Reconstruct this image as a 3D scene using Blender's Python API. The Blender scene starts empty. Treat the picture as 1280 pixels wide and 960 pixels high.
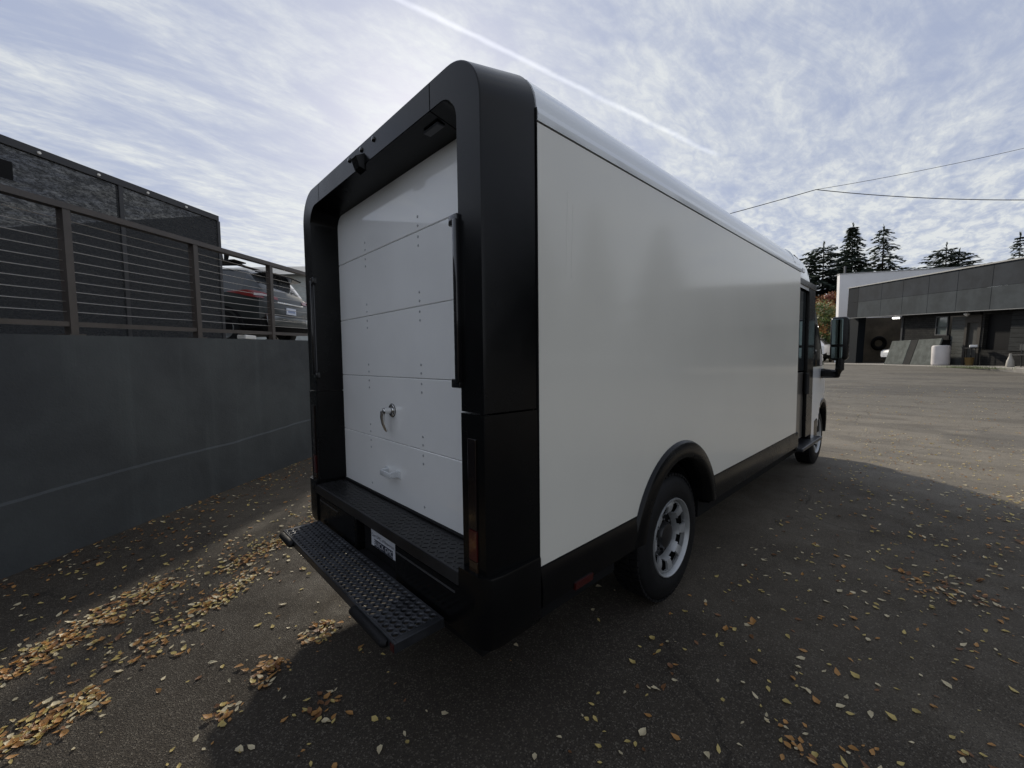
import bpy, bmesh, math, random
from mathutils import Vector, Matrix
R = math.radians
random.seed(7)
scene = bpy.context.scene
COL = scene.collection

# ------------------------------------------------------------------ camera
CAM = Vector((-0.9359, -1.1053, 1.5439)); FPX = 513.3
YAW, PITCH, ROLL = 0.8103, -0.0609, -0.0112
fwd = Vector((math.cos(YAW)*math.cos(PITCH), math.sin(YAW)*math.cos(PITCH), math.sin(PITCH)))
rgt = fwd.cross(Vector((0, 0, 1))).normalized(); upv = rgt.cross(fwd)
r2 = rgt*math.cos(ROLL)+upv*math.sin(ROLL); u2 = -rgt*math.sin(ROLL)+upv*math.cos(ROLL)
cd = bpy.data.cameras.new('camera'); cam = bpy.data.objects.new('camera', cd); COL.objects.link(cam)
M = Matrix((r2, u2, -fwd)).transposed().to_4x4(); M.translation = CAM
cam.matrix_world = M
cd.sensor_fit = 'HORIZONTAL'; cd.sensor_width = 36; cd.lens = FPX/1280*36
cd.clip_start = 0.05; cd.clip_end = 3000
scene.camera = cam

# ------------------------------------------------------------------ light
SUN_AZ, SUN_EL = R(57), R(28)
SUN = Vector((math.cos(SUN_AZ)*math.cos(SUN_EL), math.sin(SUN_AZ)*math.cos(SUN_EL), math.sin(SUN_EL)))
sl = bpy.data.lights.new('sun', 'SUN'); sl.energy = 4.3; sl.angle = R(2.4); sl.color = (1.0, 0.91, 0.77)
so = bpy.data.objects.new('sun', sl); COL.objects.link(so)
so.rotation_euler = SUN.to_track_quat('Z', 'Y').to_euler(); so.location = SUN*60

world = bpy.data.worlds.new('World'); scene.world = world; world.use_nodes = True
nt = world.node_tree; nt.nodes.clear()
def N(tree, typ, **kw):
    n = tree.nodes.new(typ)
    for k, v in kw.items():
        if k.startswith('i_'):
            n.inputs[k[2:].replace('_', ' ')].default_value = v
        else: setattr(n, k, v)
    return n
def mth(tree, op, a, b=None, c=None, clamp=False):
    n = tree.nodes.new('ShaderNodeMath'); n.operation = op; n.use_clamp = clamp
    for i, v in enumerate((a, b, c)):
        if v is None: continue
        if isinstance(v, (int, float)): n.inputs[i].default_value = v
        else: tree.links.new(v, n.inputs[i])
    return n.outputs[0]
def vmth(tree, op, a, b=None):
    n = tree.nodes.new('ShaderNodeVectorMath'); n.operation = op
    for i, v in enumerate((a, b)):
        if v is None: continue
        if isinstance(v, (tuple, list, Vector)): n.inputs[i].default_value = tuple(v)
        else: tree.links.new(v, n.inputs[i])
    return n
def mixc(tree, f, a, b, typ='MIX'):
    n = tree.nodes.new('ShaderNodeMix'); n.data_type = 'RGBA'; n.blend_type = typ
    for i, v in ((0, f), (6, a), (7, b)):
        if isinstance(v, (int, float)): n.inputs[i].default_value = v
        elif isinstance(v, tuple): n.inputs[i].default_value = v if len(v) == 4 else v+(1,)
        else: tree.links.new(v, n.inputs[i])
    return n.outputs[2]
def maprange(tree, v, a, b, c=0.0, d=1.0, smooth=True):
    n = tree.nodes.new('ShaderNodeMapRange'); n.interpolation_type = 'SMOOTHSTEP' if smooth else 'LINEAR'
    tree.links.new(v, n.inputs[0])
    for i, x in zip((1, 2, 3, 4), (a, b, c, d)): n.inputs[i].default_value = x
    return n.outputs[0]
def noise(tree, vec, scale, detail=6, rough=.55, dist=0.0, lac=2.0):
    n = tree.nodes.new('ShaderNodeTexNoise'); n.inputs['Scale'].default_value = scale
    n.inputs['Detail'].default_value = detail; n.inputs['Roughness'].default_value = rough
    n.inputs['Distortion'].default_value = dist; n.inputs['Lacunarity'].default_value = lac
    if vec is not None: tree.links.new(vec, n.inputs['Vector'])
    return n
def mapping(tree, vec, loc=(0, 0, 0), rot=(0, 0, 0), sc=(1, 1, 1)):
    n = tree.nodes.new('ShaderNodeMapping'); tree.links.new(vec, n.inputs['Vector'])
    n.inputs['Location'].default_value = loc; n.inputs['Rotation'].default_value = rot; n.inputs['Scale'].default_value = sc
    return n.outputs[0]

def build_world():
    t = nt; L = t.links
    sky = N(t, 'ShaderNodeTexSky', sky_type='NISHITA'); sky.sun_disc = False
    sky.sun_elevation = SUN_EL; sky.sun_rotation = R(90)-SUN_AZ; sky.air_density = 1.0; sky.dust_density = 1.6; sky.ozone_density = 1.3
    geo = N(t, 'ShaderNodeTexCoord'); d = geo.outputs['Generated']
    sep = N(t, 'ShaderNodeSeparateXYZ'); L.new(d, sep.inputs[0])
    zz = mth(t, 'MAXIMUM', mth(t, 'ADD', sep.outputs[2], 0.07), 0.03)
    cmb = N(t, 'ShaderNodeCombineXYZ')
    L.new(mth(t, 'DIVIDE', sep.outputs[0], zz), cmb.inputs[0]); L.new(mth(t, 'DIVIDE', sep.outputs[1], zz), cmb.inputs[1])
    uv = cmb.outputs[0]
    # wispy high cirrus, stretched across the view
    wisp_uv = mapping(t, uv, rot=(0, 0, R(-62)), sc=(0.8, 2.0, 1))
    w1 = noise(t, wisp_uv, 1.5, 8, .66, .9).outputs[0]
    w2 = noise(t, mapping(t, uv, loc=(3, 1, 0), rot=(0, 0, R(-40)), sc=(1, 1.6, 1)), 4.2, 6, .62, .35).outputs[0]
    # rippled altocumulus, denser towards the horizon
    a1 = noise(t, mapping(t, uv, rot=(0, 0, R(20)), sc=(1, 2.0, 1)), 5.6, 6, .60, .6).outputs[0]
    cirrus = maprange(t, mth(t, 'ADD', mth(t, 'MULTIPLY', w1, .62), mth(t, 'MULTIPLY', w2, .38)), .38, .66)
    alto = maprange(t, a1, .34, .66)
    lowm = maprange(t, sep.outputs[2], .46, .14)
    dens = mth(t, 'ADD', mth(t, 'MULTIPLY', cirrus, .78), mth(t, 'MULTIPLY', mth(t, 'MULTIPLY', alto, lowm), .8))
    # contrail: thin band about a great circle
    n1 = vmth(t, 'DOT_PRODUCT', d, CONTRAIL_N).outputs['Value']
    cn = noise(t, uv, 6.0, 5, .6).outputs[0]
    wob = mth(t, 'ADD', n1, mth(t, 'MULTIPLY', mth(t, 'SUBTRACT', cn, .5), .010))
    trail = maprange(t, mth(t, 'ABSOLUTE', wob), .0, .0068, 1, 0)
    along = vmth(t, 'DOT_PRODUCT', d, CONTRAIL_T).outputs['Value']
    trail = mth(t, 'MULTIPLY', trail, maprange(t, along, CONTRAIL_END-.03, CONTRAIL_END, 1, 0))
    trail = mth(t, 'MULTIPLY', trail, maprange(t, cn, .3, .6, .55, .9))
    fine = noise(t, mapping(t, uv, rot=(0, 0, R(-50)), sc=(1, 2.2, 1)), 11.0, 5, .65, .6).outputs[0]
    dens = mth(t, 'MULTIPLY', dens, maprange(t, fine, .30, .68, .62, 1.25), clamp=True)
    cs = mth(t, 'MAXIMUM', vmth(t, 'DOT_PRODUCT', d, SUN).outputs['Value'], 0.0)
    g1 = mth(t, 'POWER', cs, 9.0); g2 = mth(t, 'POWER', cs, 70.0)
    glow = mth(t, 'ADD', mth(t, 'MULTIPLY', g1, .10), mth(t, 'MULTIPLY', g2, .12))
    # thin veil everywhere, thick wisps on top; both scatter sunlight forward
    skyc = vmth(t, 'SCALE', sky.outputs[0]); skyc.inputs[3].default_value = SKY_STR
    veil = mixc(t, .80, skyc.outputs[0], (0.45, 0.51, 0.68))
    addg = vmth(t, 'SCALE', (1.0, .98, .93)); L.new(mth(t, 'MULTIPLY', glow, .55), addg.inputs[3])
    veil2 = vmth(t, 'ADD', veil, addg.outputs[0]).outputs[0]
    cl = vmth(t, 'SCALE', (0.735, 0.765, 0.780)); cl.inputs[3].default_value = 1.0
    addc = vmth(t, 'SCALE', (1.0, .985, .94)); L.new(mth(t, 'MULTIPLY', glow, 1.0), addc.inputs[3])
    cloud = vmth(t, 'ADD', cl.outputs[0], addc.outputs[0]).outputs[0]
    allc = mixc(t, dens, veil2, cloud)
    # thin cloud scatters forward: a little dimmer with the sun at one's back
    ph = maprange(t, vmth(t, 'DOT_PRODUCT', d, SUN).outputs['Value'], -.7, .45, .97, 1.0)
    tadd = vmth(t, 'SCALE', (1.0, .99, .97)); L.new(mth(t, 'MULTIPLY', trail, .24), tadd.inputs[3])
    allc = vmth(t, 'ADD', allc, tadd.outputs[0]).outputs[0]
    bg = N(t, 'ShaderNodeBackground'); L.new(allc, bg.inputs[0]); L.new(ph, bg.inputs[1])
    out = N(t, 'ShaderNodeOutputWorld'); L.new(bg.outputs[0], out.inputs[0])
SKY_STR = 0.065
def pix_dir(x, y): return (fwd + r2*((x-640)/FPX) - u2*((y-480)/FPX)).normalized()
_ca, _cb = pix_dir(500, 0), pix_dir(905, 198)
CONTRAIL_N = _ca.cross(_cb).normalized()
CONTRAIL_T = (_cb - _ca*_cb.dot(_ca)).normalized(); CONTRAIL_END = _cb.dot(CONTRAIL_T)
build_world()
scene.view_settings.view_transform = 'Standard'; scene.view_settings.look = 'None'
scene.view_settings.exposure = 0.0; scene.view_settings.gamma = 1.0; scene.view_settings.use_curve_mapping = False
scene.cycles.max_bounces = 8; scene.cycles.transparent_max_bounces = 12
scene.cycles.caustics_reflective = False; scene.cycles.caustics_refractive = False

# ------------------------------------------------------------------ materials
MATS = {}
def mat(name, col, rough=.5, metal=0.0, coat=0.0, var=0.0, vscale=3.0, bump=0.0, bscale=60.0, spec=.5, emit=None, trans=0.0, alpha=1.0, coat_rough=.05, dirt=None, vstretch=(1, 1, 1), bstretch=(1, 1, 1)):
    if name in MATS: return MATS[name]
    m = bpy.data.materials.new(name); m.use_nodes = True; t = m.node_tree; b = t.nodes['Principled BSDF']
    b.inputs['Roughness'].default_value = rough; b.inputs['Metallic'].default_value = metal
    b.inputs['Coat Weight'].default_value = coat; b.inputs['Coat Roughness'].default_value = coat_rough
    b.inputs['Specular IOR Level'].default_value = spec
    b.inputs['Transmission Weight'].default_value = trans; b.inputs['Alpha'].default_value = alpha
    c4 = tuple(col)+(1,)
    b.inputs['Base Color'].default_value = c4
    tc = N(t, 'ShaderNodeTexCoord'); ob = tc.outputs['Object']
    if var > 0:
        nz = noise(t, mapping(t, ob, sc=vstretch), vscale, 8, .6).outputs[0]
        f = maprange(t, nz, .3, .7)
        lo = tuple(x*(1-var) for x in col); hi = tuple(min(1, x*(1+var)) for x in col)
        cc = mixc(t, f, lo, hi)
        if dirt:
            nd = noise(t, ob, dirt[1], 9, .7, .4).outputs[0]
            cc = mixc(t, maprange(t, nd, dirt[2], dirt[3]), cc, tuple(dirt[0]))
        t.links.new(cc, b.inputs['Base Color'])
        rr = maprange(t, nz, .2, .8, max(0, rough-.08), min(1, rough+.08)); t.links.new(rr, b.inputs['Roughness'])
    if bump > 0:
        nb = noise(t, mapping(t, ob, sc=bstretch), bscale, 6 if bscale > 5 else 2, .6).outputs[0]
        bp = N(t, 'ShaderNodeBump'); bp.inputs['Strength'].default_value = bump if bscale > 5 else 1.0; bp.inputs['Distance'].default_value = .01 if bscale > 5 else bump*.1
        t.links.new(nb, bp.inputs['Height']); t.links.new(bp.outputs[0], b.inputs['Normal'])
    if emit:
        b.inputs['Emission Color'].default_value = tuple(emit[0])+(1,); b.inputs['Emission Strength'].default_value = emit[1]
    MATS[name] = m
    return m

BLACK = mat('black_plastic', (.0036, .0038, .0041), .24, var=.15, vscale=2.5, spec=.25)
BLACKDULL = mat('black_dull', (.006, .006, .0065), .75, var=.3, vscale=4, spec=.2)
GLOSSBLACK = mat('gloss_black', (.008, .008, .009), .12, coat=.6)
GLASS = mat('tinted_glass', (.012, .016, .018), .04, coat=.3, spec=.6)
WHITEP = mat('white_paint', (.74, .76, .77), .3, coat=.7, var=.02, vscale=1.5)
DOORP = mat('door_white', (.86, .865, .85), .35, coat=.9, var=.03, vscale=2.0, coat_rough=.02)
SIDEP = mat('side_panel_gelcoat', (.72, .70, .62), .36, coat=.65, var=.03, vscale=.8, bump=.05, bscale=1.7, coat_rough=.10, bstretch=(1, 1, .35))
ROOFP = mat('roof_white', (.80, .83, .84), .28, coat=.8)
SILVER = mat('wheel_silver', (.40, .41, .41), .42, metal=.55, var=.1, vscale=14)
CHROME = mat('chrome', (.75, .75, .74), .18, metal=1.0)
RUBBER = mat('rubber', (.007, .007, .0075), .62, var=.3, vscale=20, bump=.2, bscale=200, spec=.25)
RED = mat('red_lens', (.045, .003, .003), .15, coat=.7)
AMBER = mat('amber_lens', (.028, .015, .007), .15, coat=.7)
STEELDARK = mat('dark_steel', (.022, .023, .025), .42, metal=.4, var=.3, vscale=8)
RAIL = mat('rail_brown', (.060, .050, .044), .42, var=.2, vscale=6, spec=.5)
CABLE = mat('cable_steel', (.45, .43, .40), .35, metal=.9)
PLATEW = mat('plate_white', (.62, .64, .68), .4)
NAVY = mat('plate_dark_print', (.015, .018, .035), .5)
ORANGE = mat('plate_orange_print', (.45, .13, .05), .5)
MIRROR = mat('mirror_glass', (.20, .26, .26), .03, metal=1.0)

# ------------------------------------------------------------------ mesh helpers
class MB:
    def __init__(s): s.bm = bmesh.new()
    def face(s, pts):
        try: return s.bm.faces.new([s.bm.verts.new(p) for p in pts])
        except ValueError: return None
    def box(s, x0, x1, y0, y1, z0, z1, bev=0.0, seg=2, m=None):
        b = bmesh.new(); bmesh.ops.create_cube(b, size=1)
        for v in b.verts:
            v.co = Vector(((x0+x1)/2+v.co.x*(x1-x0), (y0+y1)/2+v.co.y*(y1-y0), (z0+z1)/2+v.co.z*(z1-z0)))
        if bev > 0: bmesh.ops.bevel(b, geom=list(b.edges), offset=bev, segments=seg, affect='EDGES', profile=.5)
        s.merge(b, m); return s
    def merge(s, b, m=None):
        if m is not None: bmesh.ops.transform(b, matrix=m, verts=b.verts)
        me = bpy.data.meshes.new('tmp'); b.to_mesh(me); b.free(); s.bm.from_mesh(me); bpy.data.meshes.remove(me)
    def hexa(s, p):                      # 8 corners: bottom ring 0-3, top ring 4-7
        v = [s.bm.verts.new(q) for q in p]
        for f in ((3, 2, 1, 0), (4, 5, 6, 7), (0, 1, 5, 4), (1, 2, 6, 5), (2, 3, 7, 6), (3, 0, 4, 7)):
            s.bm.faces.new([v[i] for i in f])
        return s
    def tube(s, pts, r, seg=8, cap=True):
        pts = [Vector(p) for p in pts]; rs = r if isinstance(r, (list, tuple)) else [r]*len(pts); rings = []
        for i, p in enumerate(pts):
            d = (pts[min(i+1, len(pts)-1)]-pts[max(i-1, 0)]).normalized()
            a = d.cross(Vector((0, 0, 1)) if abs(d.z) < .9 else Vector((1, 0, 0))).normalized(); b = d.cross(a)
            rings.append([s.bm.verts.new(p+(a*math.cos(k*2*math.pi/seg)+b*math.sin(k*2*math.pi/seg))*rs[i]) for k in range(seg)])
        for i in range(len(rings)-1):
            for k in range(seg):
                s.bm.faces.new((rings[i][k], rings[i][(k+1) % seg], rings[i+1][(k+1) % seg], rings[i+1][k]))
        if cap:
            s.bm.faces.new(rings[0][::-1]); s.bm.faces.new(rings[-1])
        return s
    def lathe(s, prof, c, axis='y', seg=40):   # prof: (offset along axis, radius)
        c = Vector(c); rings = []
        for (a, r) in prof:
            ring = []
            for k in range(seg):
                th = 2*math.pi*k/seg; u, w = r*math.cos(th), r*math.sin(th)
                o = {'y': (u, a, w), 'x': (a, u, w), 'z': (u, w, a)}[axis]
                ring.append(s.bm.verts.new(c+Vector(o)))
            rings.append(ring)
        for i in range(len(rings)-1):
            for k in range(seg):
                s.bm.faces.new((rings[i][k], rings[i][(k+1) % seg], rings[i+1][(k+1) % seg], rings[i+1][k]))
        return s
    def prism(s, prof, a0, a1, axis='x'):      # closed profile polygon extruded along an axis
        def P(q, a): return {'x': (a, q[0], q[1]), 'y': (q[0], a, q[1]), 'z': (q[0], q[1], a)}[axis]
        v0 = [s.bm.verts.new(P(q, a0)) for q in prof]; v1 = [s.bm.verts.new(P(q, a1)) for q in prof]; n = len(prof)
        for i in range(n): s.bm.faces.new((v0[i], v0[(i+1) % n], v1[(i+1) % n], v1[i]))
        s.bm.faces.new(v0[::-1]); s.bm.faces.new(v1)
        return s
    def strip(s, A, B, closed=False):
        va = [s.bm.verts.new(p) for p in A]; vb = [s.bm.verts.new(p) for p in B]; n = len(A)
        for i in range(n if closed else n-1):
            j = (i+1) % n; s.bm.faces.new((va[i], va[j], vb[j], vb[i]))
        return s
    def grid(s, rows):
        V = [[s.bm.verts.new(p) for p in r] for r in rows]
        for i in range(len(V)-1):
            for j in range(len(V[i])-1): s.bm.faces.new((V[i][j], V[i][j+1], V[i+1][j+1], V[i+1][j]))
        return s
    def build(s, name, m, parent=None, smooth=False, angle=35, recalc=True, weld=False):
        if weld: bmesh.ops.remove_doubles(s.bm, verts=s.bm.verts, dist=1e-5)
        if recalc: bmesh.ops.recalc_face_normals(s.bm, faces=s.bm.faces)
        me = bpy.data.meshes.new(name)
        if smooth:
            for f in s.bm.faces: f.smooth = True
            for e in s.bm.edges:
                if len(e.link_faces) == 2 and e.calc_face_angle(0) > R(angle): e.smooth = False
        s.bm.to_mesh(me); s.bm.free()
        if m: me.materials.append(m)
        return link(name, me, parent)
def link(name, me, parent=None):
    o = bpy.data.objects.new(name, me); COL.objects.link(o)
    if parent is not None:
        o.parent = parent
        if parent.get('_world'): o.matrix_parent_inverse = Matrix.Translation(parent.location).inverted()
    return o
def thing(name, label, cat, loc=(0, 0, 0), rz=0.0, group=None, world=False):
    o = bpy.data.objects.new(name, None); COL.objects.link(o); o.location = loc; o.rotation_euler = (0, 0, rz)
    o.empty_display_size = .3
    if world: o['_world'] = 1      # parts are given in world coordinates
    return tag(o, label, cat, group)
def tag(o, label=None, cat=None, group=None, kind=None):
    if label: o['label'] = label
    if cat: o['category'] = cat
    if group: o['group'] = group
    if kind: o['kind'] = kind
    return o
def copy_tree(o, parent=None):
    c = o.copy(); COL.objects.link(c)
    if parent is not None: c.parent = parent
    for ch in list(o.children): copy_tree(ch, c)
    return c
def arc(cx, cz, r, a0, a1, n): return [(cx+r*math.cos(R(a0+(a1-a0)*i/n)), cz+r*math.sin(R(a0+(a1-a0)*i/n))) for i in range(n+1)]
def smooth01(x): x = max(0, min(1, x)); return x*x*(3-2*x)

# ------------------------------------------------------------------ ground
def gz(x, y):
    # the lot is flat round the van and climbs gently towards the workshop
    u = x-6.6
    if u <= 0: return 0.0
    if u < 3: return .0625*u*u/6
    z = .0625*1.5+.0625*(u-3)
    return min(z, 1.02) if z < .95 else .95+.07*(1-math.exp(-(z-.95)/.07))

def asphalt_material():
    m = bpy.data.materials.new('asphalt'); m.use_nodes = True; t = m.node_tree; b = t.nodes['Principled BSDF']; L = t.links
    ob = N(t, 'ShaderNodeTexCoord').outputs['Object']
    vor = N(t, 'ShaderNodeTexVoronoi'); vor.inputs['Scale'].default_value = 190; L.new(ob, vor.inputs['Vector'])
    stone = N(t, 'ShaderNodeSeparateColor'); L.new(vor.outputs['Color'], stone.inputs[0])
    big = noise(t, ob, .45, 8, .62, .3).outputs[0]
    mid = noise(t, ob, 3.0, 8, .65).outputs[0]
    fine = noise(t, ob, 60, 4, .6).outputs[0]
    c = mixc(t, maprange(t, big, .32, .68), (.070, .059, .045), (.108, .092, .070))
    c = mixc(t, maprange(t, mid, .35, .75, 0, .55), c, (.056, .047, .037))
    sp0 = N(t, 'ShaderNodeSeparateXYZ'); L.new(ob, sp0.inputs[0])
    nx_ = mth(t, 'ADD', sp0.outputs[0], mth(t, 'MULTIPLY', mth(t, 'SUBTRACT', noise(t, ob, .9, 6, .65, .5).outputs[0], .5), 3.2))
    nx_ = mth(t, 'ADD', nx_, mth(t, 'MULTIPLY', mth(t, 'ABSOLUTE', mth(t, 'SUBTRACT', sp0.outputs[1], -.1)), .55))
    c = mixc(t, maprange(t, nx_, .9, 2.6, .62, 0), c, (.030, .025, .020))  # van's shade painted in: darker colour round its rear
    # weathered, dust-pale paving away from the van
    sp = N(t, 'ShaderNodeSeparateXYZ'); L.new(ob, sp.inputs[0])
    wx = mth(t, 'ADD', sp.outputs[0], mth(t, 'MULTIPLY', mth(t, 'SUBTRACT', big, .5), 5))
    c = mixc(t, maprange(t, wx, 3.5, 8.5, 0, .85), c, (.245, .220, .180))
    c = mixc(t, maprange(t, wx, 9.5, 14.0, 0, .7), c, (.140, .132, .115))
    pat = noise(t, mapping(t, ob, rot=(0, 0, R(12)), sc=(.5, .16, 1)), 1.1, 3, .5, .2).outputs[0]
    c = mixc(t, mth(t, 'MULTIPLY', maprange(t, pat, .54, .57), maprange(t, wx, 5, 9, 0, .45)), c, (.075, .074, .072))
    # tyre-polished tracks and old seams running across the lot
    tr = noise(t, mapping(t, ob, rot=(0, 0, R(-8)), sc=(.40, .06, 1)), 3.0, 7, .62, .5).outputs[0]
    c = mixc(t, mth(t, 'MULTIPLY', maprange(t, tr, .52, .60), maprange(t, wx, 5, 10, 0, .38)), c, (.062, .058, .052))
    pt = noise(t, mapping(t, ob, sc=(1, .6, 1)), 2.6, 8, .72, .4).outputs[0]
    c = mixc(t, mth(t, 'MULTIPLY', maprange(t, pt, .42, .66), maprange(t, wx, 4, 8, 0, .45)), c, (.105, .094, .078))
    st = maprange(t, stone.outputs[0], .80, .95)
    c = mixc(t, mth(t, 'MULTIPLY', st, .34), c, (.28, .25, .20))
    c = mixc(t, mth(t, 'MULTIPLY', maprange(t, stone.outputs[1], .75, .95), .5), c, (.016, .015, .015))
    # hairline cracks
    vc = N(t, 'ShaderNodeTexVoronoi', feature='DISTANCE_TO_EDGE'); vc.inputs['Scale'].default_value = .42
    wsc = vmth(t, 'SCALE', noise(t, ob, 2.2, 6, .6).outputs['Color']); wsc.inputs[3].default_value = .6
    wv = vmth(t, 'ADD', ob, wsc.outputs[0])
    L.new(wv.outputs[0], vc.inputs['Vector'])
    crk = maprange(t, vc.outputs['Distance'], .002, .008, 1, 0)
    crk = mth(t, 'MULTIPLY', crk, maprange(t, noise(t, ob, .8, 3).outputs[0], .47, .56))
    c = mixc(t, mth(t, 'MULTIPLY', crk, .35), c, (.010, .009, .009))
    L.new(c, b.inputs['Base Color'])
    rg = maprange(t, mid, .3, .7, .62, .9); L.new(rg, b.inputs['Roughness']); b.inputs['Specular IOR Level'].default_value = .16
    h = mth(t, 'ADD', mth(t, 'MULTIPLY', vor.outputs['Distance'], .8), mth(t, 'MULTIPLY', fine, .5))
    h = mth(t, 'SUBTRACT', h, mth(t, 'MULTIPLY', crk, .5))
    bp = N(t, 'ShaderNodeBump'); bp.inputs['Strength'].default_value = .9; bp.inputs['Distance'].default_value = .0045
    L.new(h, bp.inputs['Height']); L.new(bp.outputs[0], b.inputs['Normal'])
    return m
xs = [-400, -150, -60, -25, -12, -6]+[-4+.5*i for i in range(64)]+[30, 34, 45, 70, 120, 250, 500]
ys = [-500, -200, -90, -45, -25, -15, -10, -6, -3, 0, 3, 6, 10, 16, 28, 60, 140, 400]
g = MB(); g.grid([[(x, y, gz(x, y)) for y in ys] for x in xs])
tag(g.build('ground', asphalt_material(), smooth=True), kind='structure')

# ------------------------------------------------------------------ retaining wall, deck, railing
WA = Vector((-1.642, 3.531, 0)); WT = Vector((.770, .638, 0)).normalized(); WN = Vector((-WT.y, WT.x, 0))
def wp(s, off, z): return WA+WT*s+WN*off+Vector((0, 0, z))
def wtop(s): return 1.765+.0295*s
S0, S1 = -7.0, 15.0
def wall_material():
    m = bpy.data.materials.new('painted_concrete_wall'); m.use_nodes = True; t = m.node_tree; b = t.nodes['Principled BSDF']; L = t.links
    ob = N(t, 'ShaderNodeTexCoord').outputs['Object']
    big = noise(t, ob, .9, 8, .6, .3).outputs[0]
    c = mixc(t, maprange(t, big, .3, .7), (.036, .040, .044), (.064, .072, .075))
    drip = noise(t, mapping(t, ob, rot=(0, 0, -math.atan2(WT.y, WT.x)), sc=(2.6, 2.6, .14)), 2.0, 7, .6).outputs[0]
    c = mixc(t, maprange(t, drip, .52, .72, 0, .32), c, (.090, .105, .105))
    ch = noise(t, ob, 5.5, 8, .75).outputs[0]
    c = mixc(t, maprange(t, ch, .70, .76, 0, .8), c, (.15, .16, .155))
    L.new(c, b.inputs['Base Color']); b.inputs['Roughness'].default_value = .72; b.inputs['Specular IOR Level'].default_value = .4
    nb = noise(t, ob, 55, 8, .65).outputs[0]; nb2 = noise(t, ob, 6, 5, .6).outputs[0]
    h = mth(t, 'ADD', mth(t, 'MULTIPLY', nb, .6), nb2)
    bp = N(t, 'ShaderNodeBump'); bp.inputs['Strength'].default_value = .55; bp.inputs['Distance'].default_value = .012
    L.new(h, bp.inputs['Height']); L.new(bp.outputs[0], b.inputs['Normal'])
    return m
WALLM = wall_material()
rw = thing('retaining_wall', 'dark grey painted concrete retaining wall left of the van', 'wall', wp(0, 0, 0), world=True)
m = MB(); rnd = random.Random(3)
n = 44
m.hexa([wp(S0, 0, -.1), wp(S1, 0, -.1), wp(S1, .30, -.1), wp(S0, .30, -.1), wp(S0, 0, wtop(S0)), wp(S1, 0, wtop(S1)), wp(S1, .30, wtop(S1)), wp(S0, .30, wtop(S0))])
m.build('wall_body', WALLM, rw)
m = MB(); A_, B_, C_ = [], [], []
for i in range(n*3+1):
    s = S0+(S1-S0)*i/(n*3); z = .52+.017*s+.014*math.sin(s*2.1)+rnd.uniform(-.006, .006)
    A_.append(wp(s, -.012, -.05)); B_.append(wp(s, -.012, z)); C_.append(wp(s, -.0, z+.020))
m.grid([A_, B_, C_]); m.build('footing', WALLM, rw)

DECKM = mat('deck_concrete', (.16, .155, .145), .85, var=.25, vscale=1.5, bump=.3, bscale=40)
m = MB()
m.hexa([wp(S0, .302, 0), wp(S1, .302, 0), wp(S1, 60, 0), wp(S0, 60, 0), wp(S0, .302, wtop(S0)-.05), wp(S1, .302, wtop(S1)-.05), wp(S1, 60, wtop(S1)-.05), wp(S0, 60, wtop(S0)-.05)])
tag(m.build('upper_deck', DECKM), kind='structure')

rl = thing('cable_railing', 'brown steel railing with thin horizontal cables on the retaining wall', 'railing', wp(0, .1, wtop(0)), world=True)
posts = [-3.04+1.22*i for i in range(15)]
RO = .06     # rail offset from wall face
def beam(mb, s0, s1, o0, o1, z0f, z1f):
    mb.hexa([wp(s0, o0, z0f(s0)), wp(s1, o0, z0f(s1)), wp(s1, o1, z0f(s1)), wp(s0, o1, z0f(s0)), wp(s0, o0, z1f(s0)), wp(s1, o0, z1f(s1)), wp(s1, o1, z1f(s1)), wp(s0, o1, z1f(s0))])
m = MB(); beam(m, -3.2, posts[-1]+.1, RO-.015, RO+.065, lambda s: wtop(s)+1.045, lambda s: wtop(s)+1.095); m.build('top_rail', RAIL, rl)
for a, b in zip(posts[:-1], posts[1:]):
    m = MB(); beam(m, a+.03, b-.03, RO, RO+.05, lambda s: wtop(s)+.075, lambda s: wtop(s)+.115); m.build('bottom_rail', RAIL, rl)
for s in posts:
    m = MB(); beam(m, s-.028, s+.028, RO-.008, RO+.058, lambda q: wtop(s)+.001, lambda q: wtop(q)+1.044); p_ = m.build('post', RAIL, rl)
    m = MB(); beam(m, s-.06, s+.06, RO-.035, RO+.085, lambda q: wtop(q)+.001, lambda q: wtop(q)+.012); m.build('base_plate', RAIL, p_)
for k in range(10):
    m = MB(); dz = .115+(k+1)*.0845
    m.tube([wp(s, RO+.025, wtop(s)+dz-.004*math.sin(math.pi*((s-posts[0])/1.22 % 1))) for s in [posts[0]+.305*i for i in range(57)]], .0032, 6)
    m.build('cable', CABLE, rl)

# screen fence with translucent woven mesh
def screen_material():
    m = bpy.data.materials.new('woven_screen'); m.use_nodes = True; t = m.node_tree; b = t.nodes['Principled BSDF']; L = t.links
    ob = N(t, 'ShaderNodeTexCoord').outputs['Object']
    rot = mapping(t, ob, rot=(0, 0, -math.atan2(WT.y, WT.x)), sc=(1, 1, 1))
    n1 = noise(t, mapping(t, rot, sc=(1.0, 1.0, 3.2)), 9, 9, .75, .6).outputs[0]
    n2 = noise(t, mapping(t, rot, sc=(1, 1, 2.0)), 45, 4, .6).outputs[0]
    f = mth(t, 'ADD', mth(t, 'MULTIPLY', n1, .65), mth(t, 'MULTIPLY', n2, .35))
    b.inputs['Base Color'].default_value = (.030, .032, .034, 1); b.inputs['Roughness'].default_value = .8
    tr = N(t, 'ShaderNodeBsdfTransparent')
    mx = N(t, 'ShaderNodeMixShader'); out = t.nodes['Material Output']
    L.new(maprange(t, f, .36, .64, .96, .66), mx.inputs[0]); L.new(tr.outputs[0], mx.inputs[1]); L.new(b.outputs[0], mx.inputs[2])
    L.new(mx.outputs[0], out.inputs[0])
    return m
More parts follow.
